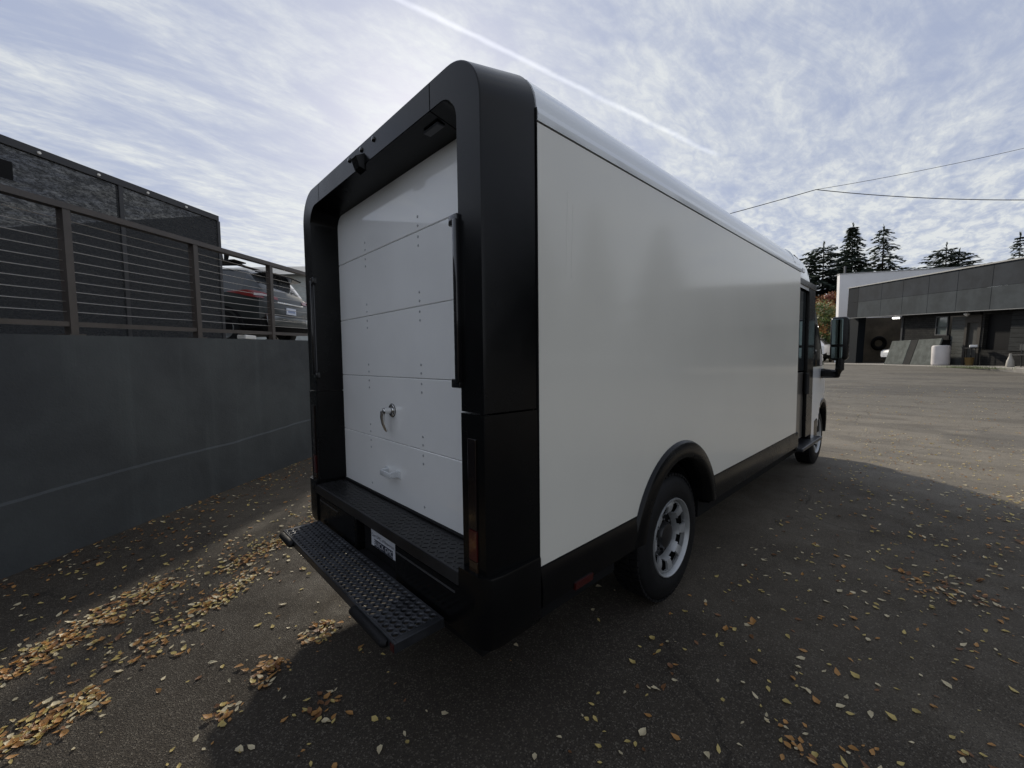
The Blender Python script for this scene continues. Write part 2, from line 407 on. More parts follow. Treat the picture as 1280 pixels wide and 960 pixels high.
SCREEN = screen_material()
FENCEM = mat('fence_frame', (.028, .028, .030), .5, var=.2)
SKYDOT = mat('white_sky_dot', (.8, .78, .72), .3)
ftop = lambda s: 3.70+.033*(s-1.0)
FO = 1.2
fn = thing('screen_fence', 'tall black woven screen fence on frame behind the railing', 'fence', wp(1.5, FO, 1.8), world=True)
FS0, FS1 = -5.5, 3.46
fposts = [FS0, -3.4, -1.6, .2, 2.04, FS1]
for a, b in zip(fposts[:-1], fposts[1:]):
    m = MB(); beam(m, a+.02, b-.02, FO, FO+.004, lambda s: wtop(s)-.05, lambda s: ftop(s)-.05); m.build('screen_panel', SCREEN, fn)
m = MB(); beam(m, FS0, FS1, FO-.02, FO+.03, lambda s: ftop(s)-.075, lambda s: ftop(s)); m.build('top_rail', FENCEM, fn)
for s in fposts:
    m = MB(); beam(m, s-.025, s+.025, FO-.015, FO+.03, lambda q: wtop(q)-.05, lambda q: ftop(q)-.076); m.build('post', FENCEM, fn)
for s in [1.26, 1.80, 2.36, 2.90, .7, .1]:  # white discs stand in for sky shining through the grommet holes
    m = MB(); m.lathe([(-.012, .001), (-.012, .014), (0, .016)], (0, 0, 0), 'y', 12)
    o = m.build('sky_dot', SKYDOT, fn); o.matrix_basis = Matrix.Translation(wp(s, FO-.022, ftop(s)-.045)) @ Matrix.Rotation(math.atan2(WT.y, WT.x), 4, 'Z')
m = MB(); m.hexa([wp(1.04, FO-.03, 3.30), wp(.62, FO-.03, 3.28), wp(.62, FO-.021, 3.28), wp(1.04, FO-.021, 3.30), wp(1.04, FO-.03, 3.47), wp(.62, FO-.03, 3.45), wp(.62, FO-.021, 3.45), wp(1.04, FO-.021, 3.47)])
m.build('patch_board', BLACKDULL, fn)
# return of the same fence, running away from the lot
rtop = 3.79
for k in range(4):
    a, b = FO+.05+k*1.7, FO+.05+(k+1)*1.7
    m = MB(); m.hexa([wp(FS1, a, 1.7), wp(FS1, b-.04, 1.7), wp(FS1+.004, b-.04, 1.7), wp(FS1+.004, a, 1.7), wp(FS1, a, rtop-.05), wp(FS1, b-.04, rtop-.05), wp(FS1+.004, b-.04, rtop-.05), wp(FS1+.004, a, rtop-.05)])
    m.build('screen_panel', mat('return_screen', (.020, .022, .024), .8, var=.2, vscale=8), fn)
    m = MB(); m.hexa([wp(FS1-.02, b-.04, 1.7), wp(FS1-.02, b, 1.7), wp(FS1+.03, b, 1.7), wp(FS1+.03, b-.04, 1.7), wp(FS1-.02, b-.04, rtop-.06), wp(FS1-.02, b, rtop-.06), wp(FS1+.03, b, rtop-.06), wp(FS1+.03, b-.04, rtop-.06)])
    m.build('post', FENCEM, fn)
m = MB(); m.hexa([wp(FS1-.02, FO+.031, rtop-.05), wp(FS1-.02, FO+6.85, rtop-.05), wp(FS1+.03, FO+6.85, rtop-.05), wp(FS1+.03, FO+.031, rtop-.05), wp(FS1-.02, FO+.031, rtop), wp(FS1-.02, FO+6.85, rtop), wp(FS1+.03, FO+6.85, rtop), wp(FS1+.03, FO+.031, rtop)])
m.build('top_rail', FENCEM, fn)

# ------------------------------------------------------------------ the van
W = 1.92
van = thing('delivery_van', 'white boxy delivery van with black rear frame and rear step', 'van', (3.4, W/2, 0), world=True)
def part(mb, name, m, parent=None, **k): return mb.build(name, m, parent or van, **k)

# black rear surround: U-shaped ring, split where the photo shows joints
IY0, IZ1, IRAD = .163, 2.525, .10
def outline(oy, oz, rad, n_arc=14):
    """right half then mirrored: right foot, over the top, left foot"""
    P = [(oy, z) for z in (.745, 1.0, 1.341, 1.347, 1.6, 2.0, 2.30)]
    for i in range(n_arc+1):
        a = R(180-90*i/n_arc); P.append((oy+rad+rad*math.cos(a), oz-rad+rad*math.sin(a)))
    P += [(.400, oz), (.406, oz), (W/2, oz)]
    return P+[(W-y, z) for y, z in P[-2::-1]]
RING = [(.257, outline(.004, 2.700, .21)), (.012, outline(.0205, 2.640, .195)), (.003, outline(.022, 2.6375, .193)), (0.0, outline(.026, 2.634, .19)),
        (0.0, outline(IY0-.004, IZ1+.004, IRAD+.004)), (.002, outline(IY0-.001, IZ1+.001, IRAD+.001)), (.008, outline(IY0, IZ1, IRAD)), (.166, outline(IY0+.03, IZ1-.03, IRAD-.02)), (.175, outline(IY0+.01, IZ1-.01, IRAD)), (.2565, outline(.05, 2.65, .16))]
NP = len(RING[0][1])
for x_, P in RING:                        # header joints sit at the same place on every outline
    for k_, yv in ((7+14+1, .330), (7+14+2, .336)):
        P[k_] = (yv, P[k_][1]); P[NP-1-k_] = (W-yv, P[NP-1-k_][1])
def ring_section(i0, i1, proud=0.0):
    m = MB(); rows = []
    for i in range(i0, i1+1):
        rows.append([(x-(proud if x < .1 else 0), P[i][0]-(proud if (P is RING[0][1] or x < .02) and P[i][0] < .1 else 0)+(proud if (P is RING[0][1] or x < .02) and P[i][0] > W-.1 else 0), P[i][1]) for x, P in RING])
    m.grid(rows)
    for r in (rows[0], rows[-1]): m.face(r)
    return m
i_low1 = 2; i_up0 = 3; i_c1 = 7+14+1; i_t0 = i_c1+1
part(ring_section(0, i_low1, .003), 'lower_corner_panel', BLACK, smooth=True, angle=14)
part(ring_section(i_up0, i_c1), 'upper_corner_panel', BLACK, smooth=True, angle=14)
part(ring_section(i_t0, NP-1-i_t0), 'header_panel', BLACK, smooth=True, angle=14)
part(ring_section(NP-1-i_c1, NP-1-i_up0), 'upper_corner_panel', BLACK, smooth=True, angle=14)
part(ring_section(NP-1-i_low1, NP-1, .003), 'lower_corner_panel', BLACK, smooth=True, angle=14)
# seal between frame and side panel
m = MB(); m.box(.2575, .262, .0, W, 2.2, 2.44); m.box(.2575, .262, -.002, .02, .70, 2.50); m.box(.2575, .262, W-.02, W+.002, .7, 2.5); part(m, 'seal', BLACKDULL)

# roll-up door: five separate panels with rivets
zs = [.737, 1.0826, 1.450, 1.8130, 2.181, 2.52]
for k in range(5):
    m = MB(); m.box(.163, .190, .17, W-.17, zs[k]+.0012, zs[k+1]-.0012, .003, 1); d_ = part(m, 'door_panel', DOORP)
    for yy in (.713, 1.317):
        for zz in ([zs[k]+.027, zs[k]+.07] if k > 0 else [zs[k]+.05])+([zs[k+1]-.027, zs[k+1]-.07] if k < 4 else []):
            m = MB(); m.lathe([(0, .0068), (-.002, .0062), (-.0034, .0035), (-.0036, .0001)], (.163, yy, zz), 'x', 10)
            m.build('rivet', mat('rivet_steel', (.42, .43, .44), .4, metal=.4), d_, smooth=True)
m = MB(); m.box(.192, .20, .15, W-.15, .70, 2.52); part(m, 'door_backing', BLACKDULL)
m = MB(); m.box(.155, .19, .17, W-.17, .7225, .7385, .004, 1); part(m, 'door_seal', RUBBER)
# lever lock
hy, hz = 1.032, 1.262
m = MB(); m.lathe([(0, .036), (-.006, .036), (-.010, .03), (-.010, .001)], (.163, hy, hz), 'x', 24); hl = part(m, 'lock_handle', CHROME, smooth=True)
m = MB(); m.lathe([(-.0005, .039), (-.002, .039), (-.003, .034)], (.163, hy, hz), 'x', 24); m.build('gasket', BLACKDULL, hl)
m = MB(); m.tube([(.155, hy, hz), (.135, hy, hz), (.112, hy, hz)], [.018, .017, .019], 12); m.tube([(.118, hy, hz+.004), (.110, hy+.012, hz-.008), (.109, hy+.016, hz-.035), (.113, hy+.013, hz-.07), (.123, hy+.006, hz-.105), (.128, hy, hz-.118)], [.014, .0135, .012, .011, .009, .006], 12)
m.build('lever', CHROME, hl, smooth=True)
# pull handle
hy, hz = 1.045, .905
m = MB()
for s_ in (-1, 1):
    m.box(.120, .163, hy+s_*.055-.006, hy+s_*.055+.006, hz-.018, hz+.018, .003, 1); m.box(.158, .163, hy+s_*.07-.018, hy+s_*.07+.018, hz-.022, hz+.022, .002, 1)
m.box(.112, .122, hy-.062, hy+.062, hz-.018, hz+.014, .004, 2)
part(m, 'pull_handle', mat('handle_white', (.62, .64, .65), .3, coat=.5), smooth=True)

# side wall with wheel-arch cut-out
XF = 4.46; AX, AZ, AR = 1.552, .45, .572; ZB, ZT = .695, 2.447
def arch_pts(r, zb, n=28):
    a0 = math.asin((zb-AZ)/r); return [(AX-r*math.cos(a0+(math.pi-2*a0)*i/n), AZ+r*math.sin(a0+(math.pi-2*a0)*i/n)) for i in range(n+1)]
for yb, ys_ in ((0.0, 1), (W, -1)):
    prof = [(.262, ZB)]+arch_pts(AR, ZB)+[(XF, ZB), (XF, ZT), (.262, ZT)]
    m = MB(); m.prism(prof, yb, yb+.03*ys_, 'y'); part(m, 'side_panel', SIDEP)
    # dark seam above panel, then the roof extrusion
    m = MB(); m.box(.262, XF, min(yb+.004*ys_, yb+.03*ys_), max(yb+.004*ys_, yb+.03*ys_), ZT+.001, ZT+.005); part(m, 'panel_seal', BLACKDULL)
rp = [(-.004, ZT+.006), (-.008, ZT+.030), (-.008, ZT+.034), (.001, ZT+.056), (.0015, ZT+.060), (.003, ZT+.082), (.010, ZT+.112), (.026, ZT+.145), (.050, ZT+.177), (.085, ZT+.205), (.13, ZT+.223), (.19, ZT+.232), (.5, ZT+.238), (W/2, ZT+.242)]
prof = rp+[(W-y, z) for y, z in rp[-2::-1]]+[(W-.03, ZT+.008), (.03, ZT+.008)]
m = MB(); m.prism(prof, .262, XF+.02, 'x'); part(m, 'roof', ROOFP, smooth=True, angle=25)
# marker fairing step at the roof's front end
m = MB(); m.prism([(y, z+.012 if z > ZT+.1 else z) for y, z in rp[4:]]+[(W-y, z+.012 if z > ZT+.1 else z) for y, z in rp[-2:3:-1]], 4.18, 4.24, 'x'); part(m, 'roof_rib', ROOFP, smooth=True)

TAPE = mat('tape_residue', (.74, .72, .66), .3)
for (x0_, z0_, x1_, z1_) in ((.446, 2.235, .435, 1.895), (.482, 2.190, .470, 1.885)):
    m = MB(); m.hexa([(x1_, -.0006, z1_), (x1_+.0022, -.0006, z1_), (x1_+.0022, .001, z1_), (x1_, .001, z1_), (x0_, -.0006, z0_), (x0_+.0022, -.0006, z0_), (x0_+.0022, .001, z0_), (x0_, .001, z0_)]); part(m, 'tape_mark', TAPE)
# arch trims, wheel wells, sills
for yb, sg in ((0.0, 1), (W, -1)):
    m = MB(); n = 36; secs = [(AR+.004, .0), (AR-.002, -.014), (AR-.012, -.021), (AR-.06, -.028), (AR-.092, -.029), (AR-.104, -.022), (AR-.118, .02), (AR-.125, .10)]
    rows = []
    for (r, yo) in secs:
        a0 = math.asin((.535-AZ)/r)
        rows.append([(AX-r*math.cos(a0+(math.pi-2*a0)*i/n), yb+sg*yo, AZ+r*math.sin(a0+(math.pi-2*a0)*i/n)) for i in range(n+1)])
    m.grid(rows); part(m, 'wheel_arch_trim', BLACK, smooth=True, angle=50)
    m = MB(); r = AR-.125
    m.grid([[(AX-r*math.cos(math.pi*i/24), yb+sg*yy, AZ-.03+r*math.sin(math.pi*i/24)) for i in range(25)] for yy in (.10, .48)])
    m.face([(AX-r*math.cos(math.pi*i/24), yb+sg*.48, AZ-.03+r*math.sin(math.pi*i/24)) for i in range(25)])
    part(m, 'wheel_well', BLACKDULL)
    sill = [(-.001, ZB-.001), (-.005, ZB-.010), (-.018, ZB-.09), (-.014, ZB-.165), (.03, ZB-.205), (.10, ZB-.21), (.10, ZB-.001)]
    sill = [(yb+sg*y, z) for y, z in sill]
    for (x0, x1) in ((.262, AX-math.sqrt((AR-.01)**2-(ZB-.05-AZ)**2)-.01), (AX+math.sqrt((AR-.01)**2-(ZB-.05-AZ)**2)+.01, XF)):
        m = MB(); m.prism(sill, x0, x1, 'x'); part(m, 'sill', BLACK, smooth=True, angle=40)
    m = MB(); m.prism([(yb+sg*-.021, .52), (yb+sg*-.023, .55), (yb+sg*-.008, .55), (yb+sg*-.006, .52)], .47, .60, 'x'); part(m, 'side_reflector', RED)
m = MB(); m.box(.10, 6.9, .52, W-.52, .30, .69); m.box(.05, 1.0, .12, W-.12, .36, .69); m.box(2.1, 5.7, .11, W-.11, .36, .69); part(m, 'underbody', BLACKDULL)
m = MB(); m.box(.27, .98, .04, W-.04, .691, .72); part(m, 'floor', BLACKDULL)
m = MB(); m.box(2.12, 4.44, .04, W-.04, .691, .72); part(m, 'floor', BLACKDULL)

# wheels
def make_wheel(name, cx, yo, sg, RT=.40):
    """yo = y of the outer tyre face, sg=+1 when the tyre extends to +y from there"""
    c = (cx, yo, RT); root = MB()
    tw = .235
    prof = [(.030, .238), (.012, .25), (.002, .275), (.0, .31), (.008, .345), (.020, .372), (.034, .386), (.05, .392), (tw-.05, .392), (tw-.02, .372), (tw, .31), (tw-.03, .238)]
    root.lathe([(a*sg, r) for a, r in prof], c, 'y', 56)
    ty = root.build(name, RUBBER, van, smooth=True, angle=30)
    m = MB()
    for k in range(60):
        th = 2*math.pi*k/60
        for j, (a0, a1) in enumerate(((.030, .075), (.085, .150), (.160, .205))):
            t2 = th+(.02 if j == 1 else 0)
            M_ = Matrix.Translation(c) @ Matrix.Rotation(-t2, 4, 'Y')
            m.box(.388, .402, min(a0*sg, a1*sg), max(a0*sg, a1*sg), -.015, .015, m=M_)
    m.build('tread', RUBBER, ty)
    # rim: lip, pierced dish, hub
    m = MB(); m.lathe([(a*sg, r) for a, r in [(.055, .228), (.012, .234), (.004, .241), (.004, .246), (.016, .249), (.034, .238)]], c, 'y', 56)
    rm = m.build('rim', SILVER, ty, smooth=True)
    m = MB(); ns = 80; rad = [.229, .215, .209, .194, .174, .156, .149, .141]; dep = [.034, .024, .022, .022, .026, .034, .050, .085]
    V = {}; Vb = {}
    for i, (r, d) in enumerate(zip(rad, dep)):
        for k in range(ns):
            th = 2*math.pi*k/ns
            V[i, k] = m.bm.verts.new((cx+r*math.cos(th), yo+sg*d, RT+r*math.sin(th))); Vb[i, k] = m.bm.verts.new((cx+r*math.cos(th), yo+sg*(d+.014), RT+r*math.sin(th)))
    def hole(i, k):
        q = (k % ns) % 10
        w = {1: (3, 4, 5, 6), 2: (2, 3, 4, 5, 6, 7), 3: (2, 3, 4, 5, 6, 7), 4: (2, 3, 4, 5, 6, 7), 5: (3, 4, 5, 6)}.get(i, ())
        return q in w
    for i in range(len(rad)-1):
        for k in range(ns):
            k2 = (k+1) % ns
            if hole(i, k): continue
            m.bm.faces.new((V[i, k], V[i, k2], V[i+1, k2], V[i+1, k]))
            for (ii, kk, e) in ((i-1, k, ((i, k), (i, k2))), (i+1, k, ((i+1, k), (i+1, k2))), (i, k-1, ((i, k), (i+1, k))), (i, k+1, ((i, k2), (i+1, k2)))):
                if hole(ii, kk): m.bm.faces.new((V[e[0]], V[e[1]], Vb[e[1]], Vb[e[0]]))
    m.build('wheel_disc', SILVER, ty, smooth=True)
    m = MB(); m.lathe([(a*sg, r) for a, r in [(.078, .146), (.105, .140), (.108, .096), (.070, .086), (.044, .076), (.038, .05), (.038, .001)]], c, 'y', 40)
    for k in range(8):
        th = 2*math.pi*k/8; m.lathe([(.088*sg, .012), (.066*sg, .012), (.062*sg, .006), (.062*sg, .0005)], (cx+.098*math.cos(th), yo, RT+.098*math.sin(th)), 'y', 8)
    m.build('hub', mat('hub_black', (.012, .012, .013), .3, coat=.3), ty, smooth=True)
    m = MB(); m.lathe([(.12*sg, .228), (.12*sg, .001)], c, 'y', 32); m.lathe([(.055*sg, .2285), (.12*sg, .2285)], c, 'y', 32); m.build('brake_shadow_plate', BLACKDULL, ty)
    return ty
make_wheel('rear_wheel', 1.552, .035, 1); make_wheel('rear_wheel', 1.552, W-.035, -1)
make_wheel('front_wheel', 6.216, .095, 1); make_wheel('front_wheel', 6.216, W-.095, -1)

# bumper, deck, plate
m = MB(); m.box(-.030, .162, .1635, W-.1635, .664, .722, .006, 2); dk = part(m, 'rear_deck', mat('deck_steel', (.024, .024, .025), .42, metal=.35, var=.35, vscale=5))
m = MB(); rnd = random.Random(1)
for i in range(6):
    for j in range(50):
        x, y = -.012+i*.027, .185+j*.0316
        a = R(45) if (i+j) % 2 else R(-45)
        m.box(-.011, .011, -.0028, .0028, 0, .0022, m=Matrix.Translation((x+.004, y, .7222)) @ Matrix.Rotation(a, 4, 'Z'))
tag(m.build('tread_plate_relief', mat('deck_steel', (.04, .04, .042), .4), dk), kind='stuff')
for sgn in (0, 1):
    f = (lambda y: y) if sgn == 0 else (lambda y: W-y)
    pr = [(.255, -.012), (.05, -.014), (.0, -.004), (-.024, .03), (-.028, .06), (-.028, .162), (.10, .162), (.255, .162)]
    m = MB(); n_ = len(pr); rows = []
    for z, k in ((.466, .86), (.484, .96), (.53, 1), (.735, 1), (.744, .97)):
        rows.append([(x*k if x < .1 else x, f(y+(1-k)*.10 if y < .1 else y), z) for x, y in pr])
    m.grid([r+[r[0]] for r in rows]); m.face(rows[0][::-1]); m.face(rows[-1])
    part(m, 'bumper_corner', BLACK, smooth=True, angle=40, weld=True)
# centre beam with plate recess
for a_, b_ in ((.1625, .70), (1.16, W-.1625)):
    m = MB(); m.box(-.018, .10, a_, b_, .46, .655, .008, 2); part(m, 'bumper_beam', BLACK)
m = MB(); m.box(.035, .07, .70, 1.16, .44, .66); m.box(-.012, .034, .705, 1.155, .452, .466, .003, 1); part(m, 'plate_recess', BLACKDULL)
TRIMG = mat('trim_grey', (.10, .10, .105), .35, metal=.5)
for a_, b_ in ((.20, .68), (1.42, 1.72)):
    m = MB(); m.box(-.0205, -.0185, a_, b_, .618, .626); part(m, 'bumper_trim', TRIMG)
m = MB(); m.box(.020, .0235, .768, 1.040, .530, .656, .0012, 1); pl = part(m, 'licence_plate', PLATEW)
def text_mesh(txt, size, name):
    cu = bpy.data.curves.new(name, 'FONT'); cu.body = txt; cu.size = size; cu.align_x = 'CENTER'; cu.align_y = 'CENTER'
    ob = bpy.data.objects.new(name, cu); COL.objects.link(ob); bpy.context.view_layer.update()
    me = bpy.data.meshes.new_from_object(ob.evaluated_get(bpy.context.evaluated_depsgraph_get()))
    bpy.data.objects.remove(ob); bpy.data.curves.remove(cu); return me
def plate_text(txt, size, y, z, m_, sx=1.0, xo=.0190):
    me = text_mesh(txt, size, 'lettering'); me.materials.append(m_)
    o = link('lettering', me, pl)
    # text x -> -y (reads left to right from behind), text y -> z
    o.matrix_basis = Matrix(((0, 0, -1, xo), (-sx, 0, 0, y), (0, 1, 0, z), (0, 0, 0, 1)))
m = MB(); m.box(.0188, .0198, .792, 1.004, .533, .573); m.build('dark_band', NAVY, pl)
plate_text('BUICK GMC', .040, .898, .553, PLATEW, 1.0, .0184)
plate_text('Carr GMC of Beaverton', .0245, .904, .592, NAVY, 1.05)
m = MB(); m.box(.0192, .0199, .778, .868, .624, .648); m.build('sticker', ORANGE, pl)
m = MB(); m.box(.0192, .0199, .93, 1.02, .634, .642); m.build('print_line', mat('plate_green_print', (.05, .07, .06), .5), pl)

# perforated rear step
SX0, SX1, SY0, SY1, SZ = -.252, -.030, .262, 1.705, .492
st = MB(); nx, ny = 6, 36; px, py = .0335, .0385; rx0 = SX0+.0105; ry0 = SY0+.028; seg = 12
for i in range(nx):
    for j in range(ny):
        cx, cy = rx0+px*(i+.5), ry0+py*(j+.5); hr = .0140
        sq, ci, cb, co = [], [], [], []
        for k in range(seg):
            a = 2*math.pi*(k+.5)/seg; c_, s_ = math.cos(a), math.sin(a); q = 1/max(abs(c_), abs(s_))
            sq.append(st.bm.verts.new((cx+px/2*c_*q, cy+py/2*s_*q, SZ)))
            co.append(st.bm.verts.new((cx+(hr+.0035)*c_, cy+(hr+.0042)*s_, SZ+.0005)))
            ci.append(st.bm.verts.new((cx+hr*c_, cy+hr*s_*1.12, SZ+.0018))); cb.append(st.bm.verts.new((cx+hr*c_, cy+hr*s_*1.12, SZ-.010)))
        for k in range(seg):
            k2 = (k+1) % seg
            st.bm.faces.new((sq[k], sq[k2], co[k2], co[k])); st.bm.faces.new((co[k], co[k2], ci[k2], ci[k])); st.bm.faces.new((ci[k], ci[k2], cb[k2], cb[k]))
STEPM = mat('step_steel', (.045, .047, .052), .38, metal=.5, var=.3, vscale=10)
part(st, 'step_tread', STEPM, smooth=True, angle=30, recalc=False)
m = MB(); ex0, ex1, ey0, ey1 = rx0, rx0+nx*px, ry0, ry0+ny*py
m.box(SX0, ex0, SY0, SY1, SZ-.040, SZ+.0004, .002, 1); m.box(ex1, SX1, SY0, SY1, SZ-.040, SZ+.0004, .002, 1)
m.box(ex0, ex1, SY0, ey0, SZ-.040, SZ+.0002, .002, 1); m.box(ex0, ex1, ey1, SY1, SZ-.040, SZ+.0002, .002, 1)
sf = part(m, 'step_frame', STEPM)
for y0, y1 in ((SY0+.05, SY0+.36), (SY1-.22, SY1-.02)):
    m = MB(); m.tube([(SX0-.004, y0, SZ-.020), (SX0-.012, y0+.012, SZ-.020), (SX0-.012, y1-.012, SZ-.020), (SX0-.004, y1, SZ-.020)], [.012, .019, .019, .012], 12); m.build('bump_pad', RUBBER, sf, smooth=True)
m = MB(); m.box(SX0-.003, SX0-.0005, SY0+.004, SY0+.030, SZ-.036, SZ-.006); m.build('corner_reflector', RED, sf)
for y in (.55, 1.42):
    m = MB(); m.box(-.10, .30, y-.035, y+.035, SZ-.105, SZ-.042, .004, 1); part(m, 'step_bracket', STEELDARK)

# grab bars, lamps and camera on the surround
for sg in (0, 1):
    f = (lambda a, b: (a, b)) if sg == 0 else (lambda a, b: (W-b, W-a))
    y0, y1 = f(.150, .172)
    m = MB(); m.box(-.022, .004, y0, y1, 1.455, 2.065, .006, 2)
    y0, y1 = f(.152, .205); m.box(-.014, .012, y0, y1, 2.045, 2.085, .005, 2); m.box(-.014, .012, y0, y1, 1.435, 1.470, .005, 2)
    part(m, 'grab_bar', GLOSSBLACK, smooth=True)
    y0, y1 = f(.174, .176); m = MB(); m.box(-.0015, .004, min(y0, y1)-.001, max(y0, y1)+.001, 1.475, 2.04); part(m, 'grab_bar_edge', TRIMG)
    y0, y1 = f(.068, .116)
    for (a, b, mt, nm) in ((.905, 1.25, mat('tail_lamp_dark', (.007, .004, .004), .12, coat=.6), 'tail_lamp'), (.785, .904, RED, 'brake_lamp'), (.735+.005, .784, AMBER, 'turn_lamp')):
        m = MB(); m.box(-.0105, .0, y0, y1, a, b, .003, 2); part(m, nm, mt)
for y in (.825, .962, 1.111):
    m = MB(); m.lathe([(0.0, .013), (-.006, .012), (-.009, .007), (-.0095, .0005)], (.0, y, 2.606), 'x', 14); part(m, 'marker_lamp', GLOSSBLACK, smooth=True)
m = MB(); m.hexa([(.010, .935, 2.500), (.010, 1.005, 2.500), (-.022, 1.000, 2.512), (-.022, .940, 2.512), (.004, .930, 2.582), (.004, 1.010, 2.582), (-.040, 1.000, 2.560), (-.040, .940, 2.560)]); part(m, 'rear_camera', BLACK)
m = MB(); m.box(.045, .085, .35, .46, 2.503, 2.514, .004, 1); part(m, 'dome_lamp', mat('dome_lens', (.06, .063, .07), .3))

# cab
st_x = [XF, 4.7, 4.9, 5.0, 5.08, 5.2, 5.4, 5.6, 5.8, 6.0, 6.2, 6.4, 6.55, 6.7, 6.85, 7.0, 7.08, 7.12]
tp_z = [2.665, 2.650, 2.61, 2.555, 2.49, 2.40, 2.25, 2.09, 1.93, 1.76, 1.59, 1.42, 1.31, 1.26, 1.21, 1.13, 1.02, .86]
def yin(x):
    P = [(4.4, .0), (5.1, .008), (5.5, .02), (5.85, .036), (6.2, .056), (6.6, .095), (6.85, .15), (7.0, .22), (7.12, .34)]
    for (a, b), (c, d) in zip(P[:-1], P[1:]):
        if a <= x <= c: return b+(d-b)*(x-a)/(c-a)
    return 0
zl = [.47, .52, .60, .68, .76, .84, .92, 1.0, 1.08, 1.2, 1.30, 1.40, 1.55, 1.7, 1.9, 2.1, 2.3, 2.42]
cabm, glm, wsm, roofm = MB(), MB(), MB(), MB()
FAX, FAZ, FAR = 6.216, .44, .47
def col_(x, zt, side):
    pts = []; rad = .13
    for z in zl:
        zz = min(z, zt-rad); yy = yin(x)+.012*max(0, (zz-1.3))
        pts.append((x, yy, zz))
    y0 = pts[-1][1]
    for a in (30, 60, 90): pts.append((x, y0+.10*(1-math.cos(R(a))), zt-rad+rad*math.sin(R(a))))
    pts.append((x, .5, zt+.012)); pts.append((x, W/2, zt+.016))
    return [(px_, W-q if side else q, r) for px_, q, r in pts]
for side in (0, 1):
    xs_ = []
    for a, b in zip(st_x[:-1], st_x[1:]):
        k = max(1, int((b-a)/.05))
        xs_ += [a+(b-a)*i/k for i in range(k)]
    xs_.append(st_x[-1])
    def ztop(x):
        for i in range(len(st_x)-1):
            if st_x[i] <= x <= st_x[i+1]: return tp_z[i]+(tp_z[i+1]-tp_z[i])*(x-st_x[i])/(st_x[i+1]-st_x[i])
    cols = [col_(x, ztop(x), side) for x in xs_]
    for i in range(len(cols)-1):
        for j in range(len(cols[i])-1):
            q = [cols[i][j], cols[i][j+1], cols[i+1][j+1], cols[i+1][j]]
            if (Vector(q[0])-Vector(q[1])).length < 1e-4 and (Vector(q[2])-Vector(q[3])).length < 1e-4: continue
            cxm = sum(p[0] for p in q)/4; czm = sum(p[2] for p in q)/4; ym = sum(p[1] for p in q)/4
            if side: ym = W-ym
            if (cxm-FAX)**2+(czm-FAZ)**2 < FAR**2 and ym < .2: continue
            if XF < cxm < 5.30 and czm < 2.36 and ym < .12: continue          # recessed sliding door
            if j >= len(zl)+2-1 and 5.12 < cxm < 6.42: wsm.face(q)
            elif 5.30 <= cxm < 6.45 and czm > 1.40 and czm < ztop(cxm)-.10: glm.face(q)
            elif cxm >= 5.08 and cxm < 6.5 and czm > 1.40 and j >= len(zl)-1: glm.face(q)
            elif czm > 2.40 and cxm < 5.1 and j >= len(zl)-1: roofm.face(q)
            else: cabm.face(q)
part(cabm, 'cab_shell', WHITEP, smooth=True, weld=True); part(glm, 'cab_window', GLASS, smooth=True, weld=True)
part(wsm, 'windshield', GLASS, smooth=True, weld=True); part(roofm, 'cab_roof', ROOFP, smooth=True, weld=True)
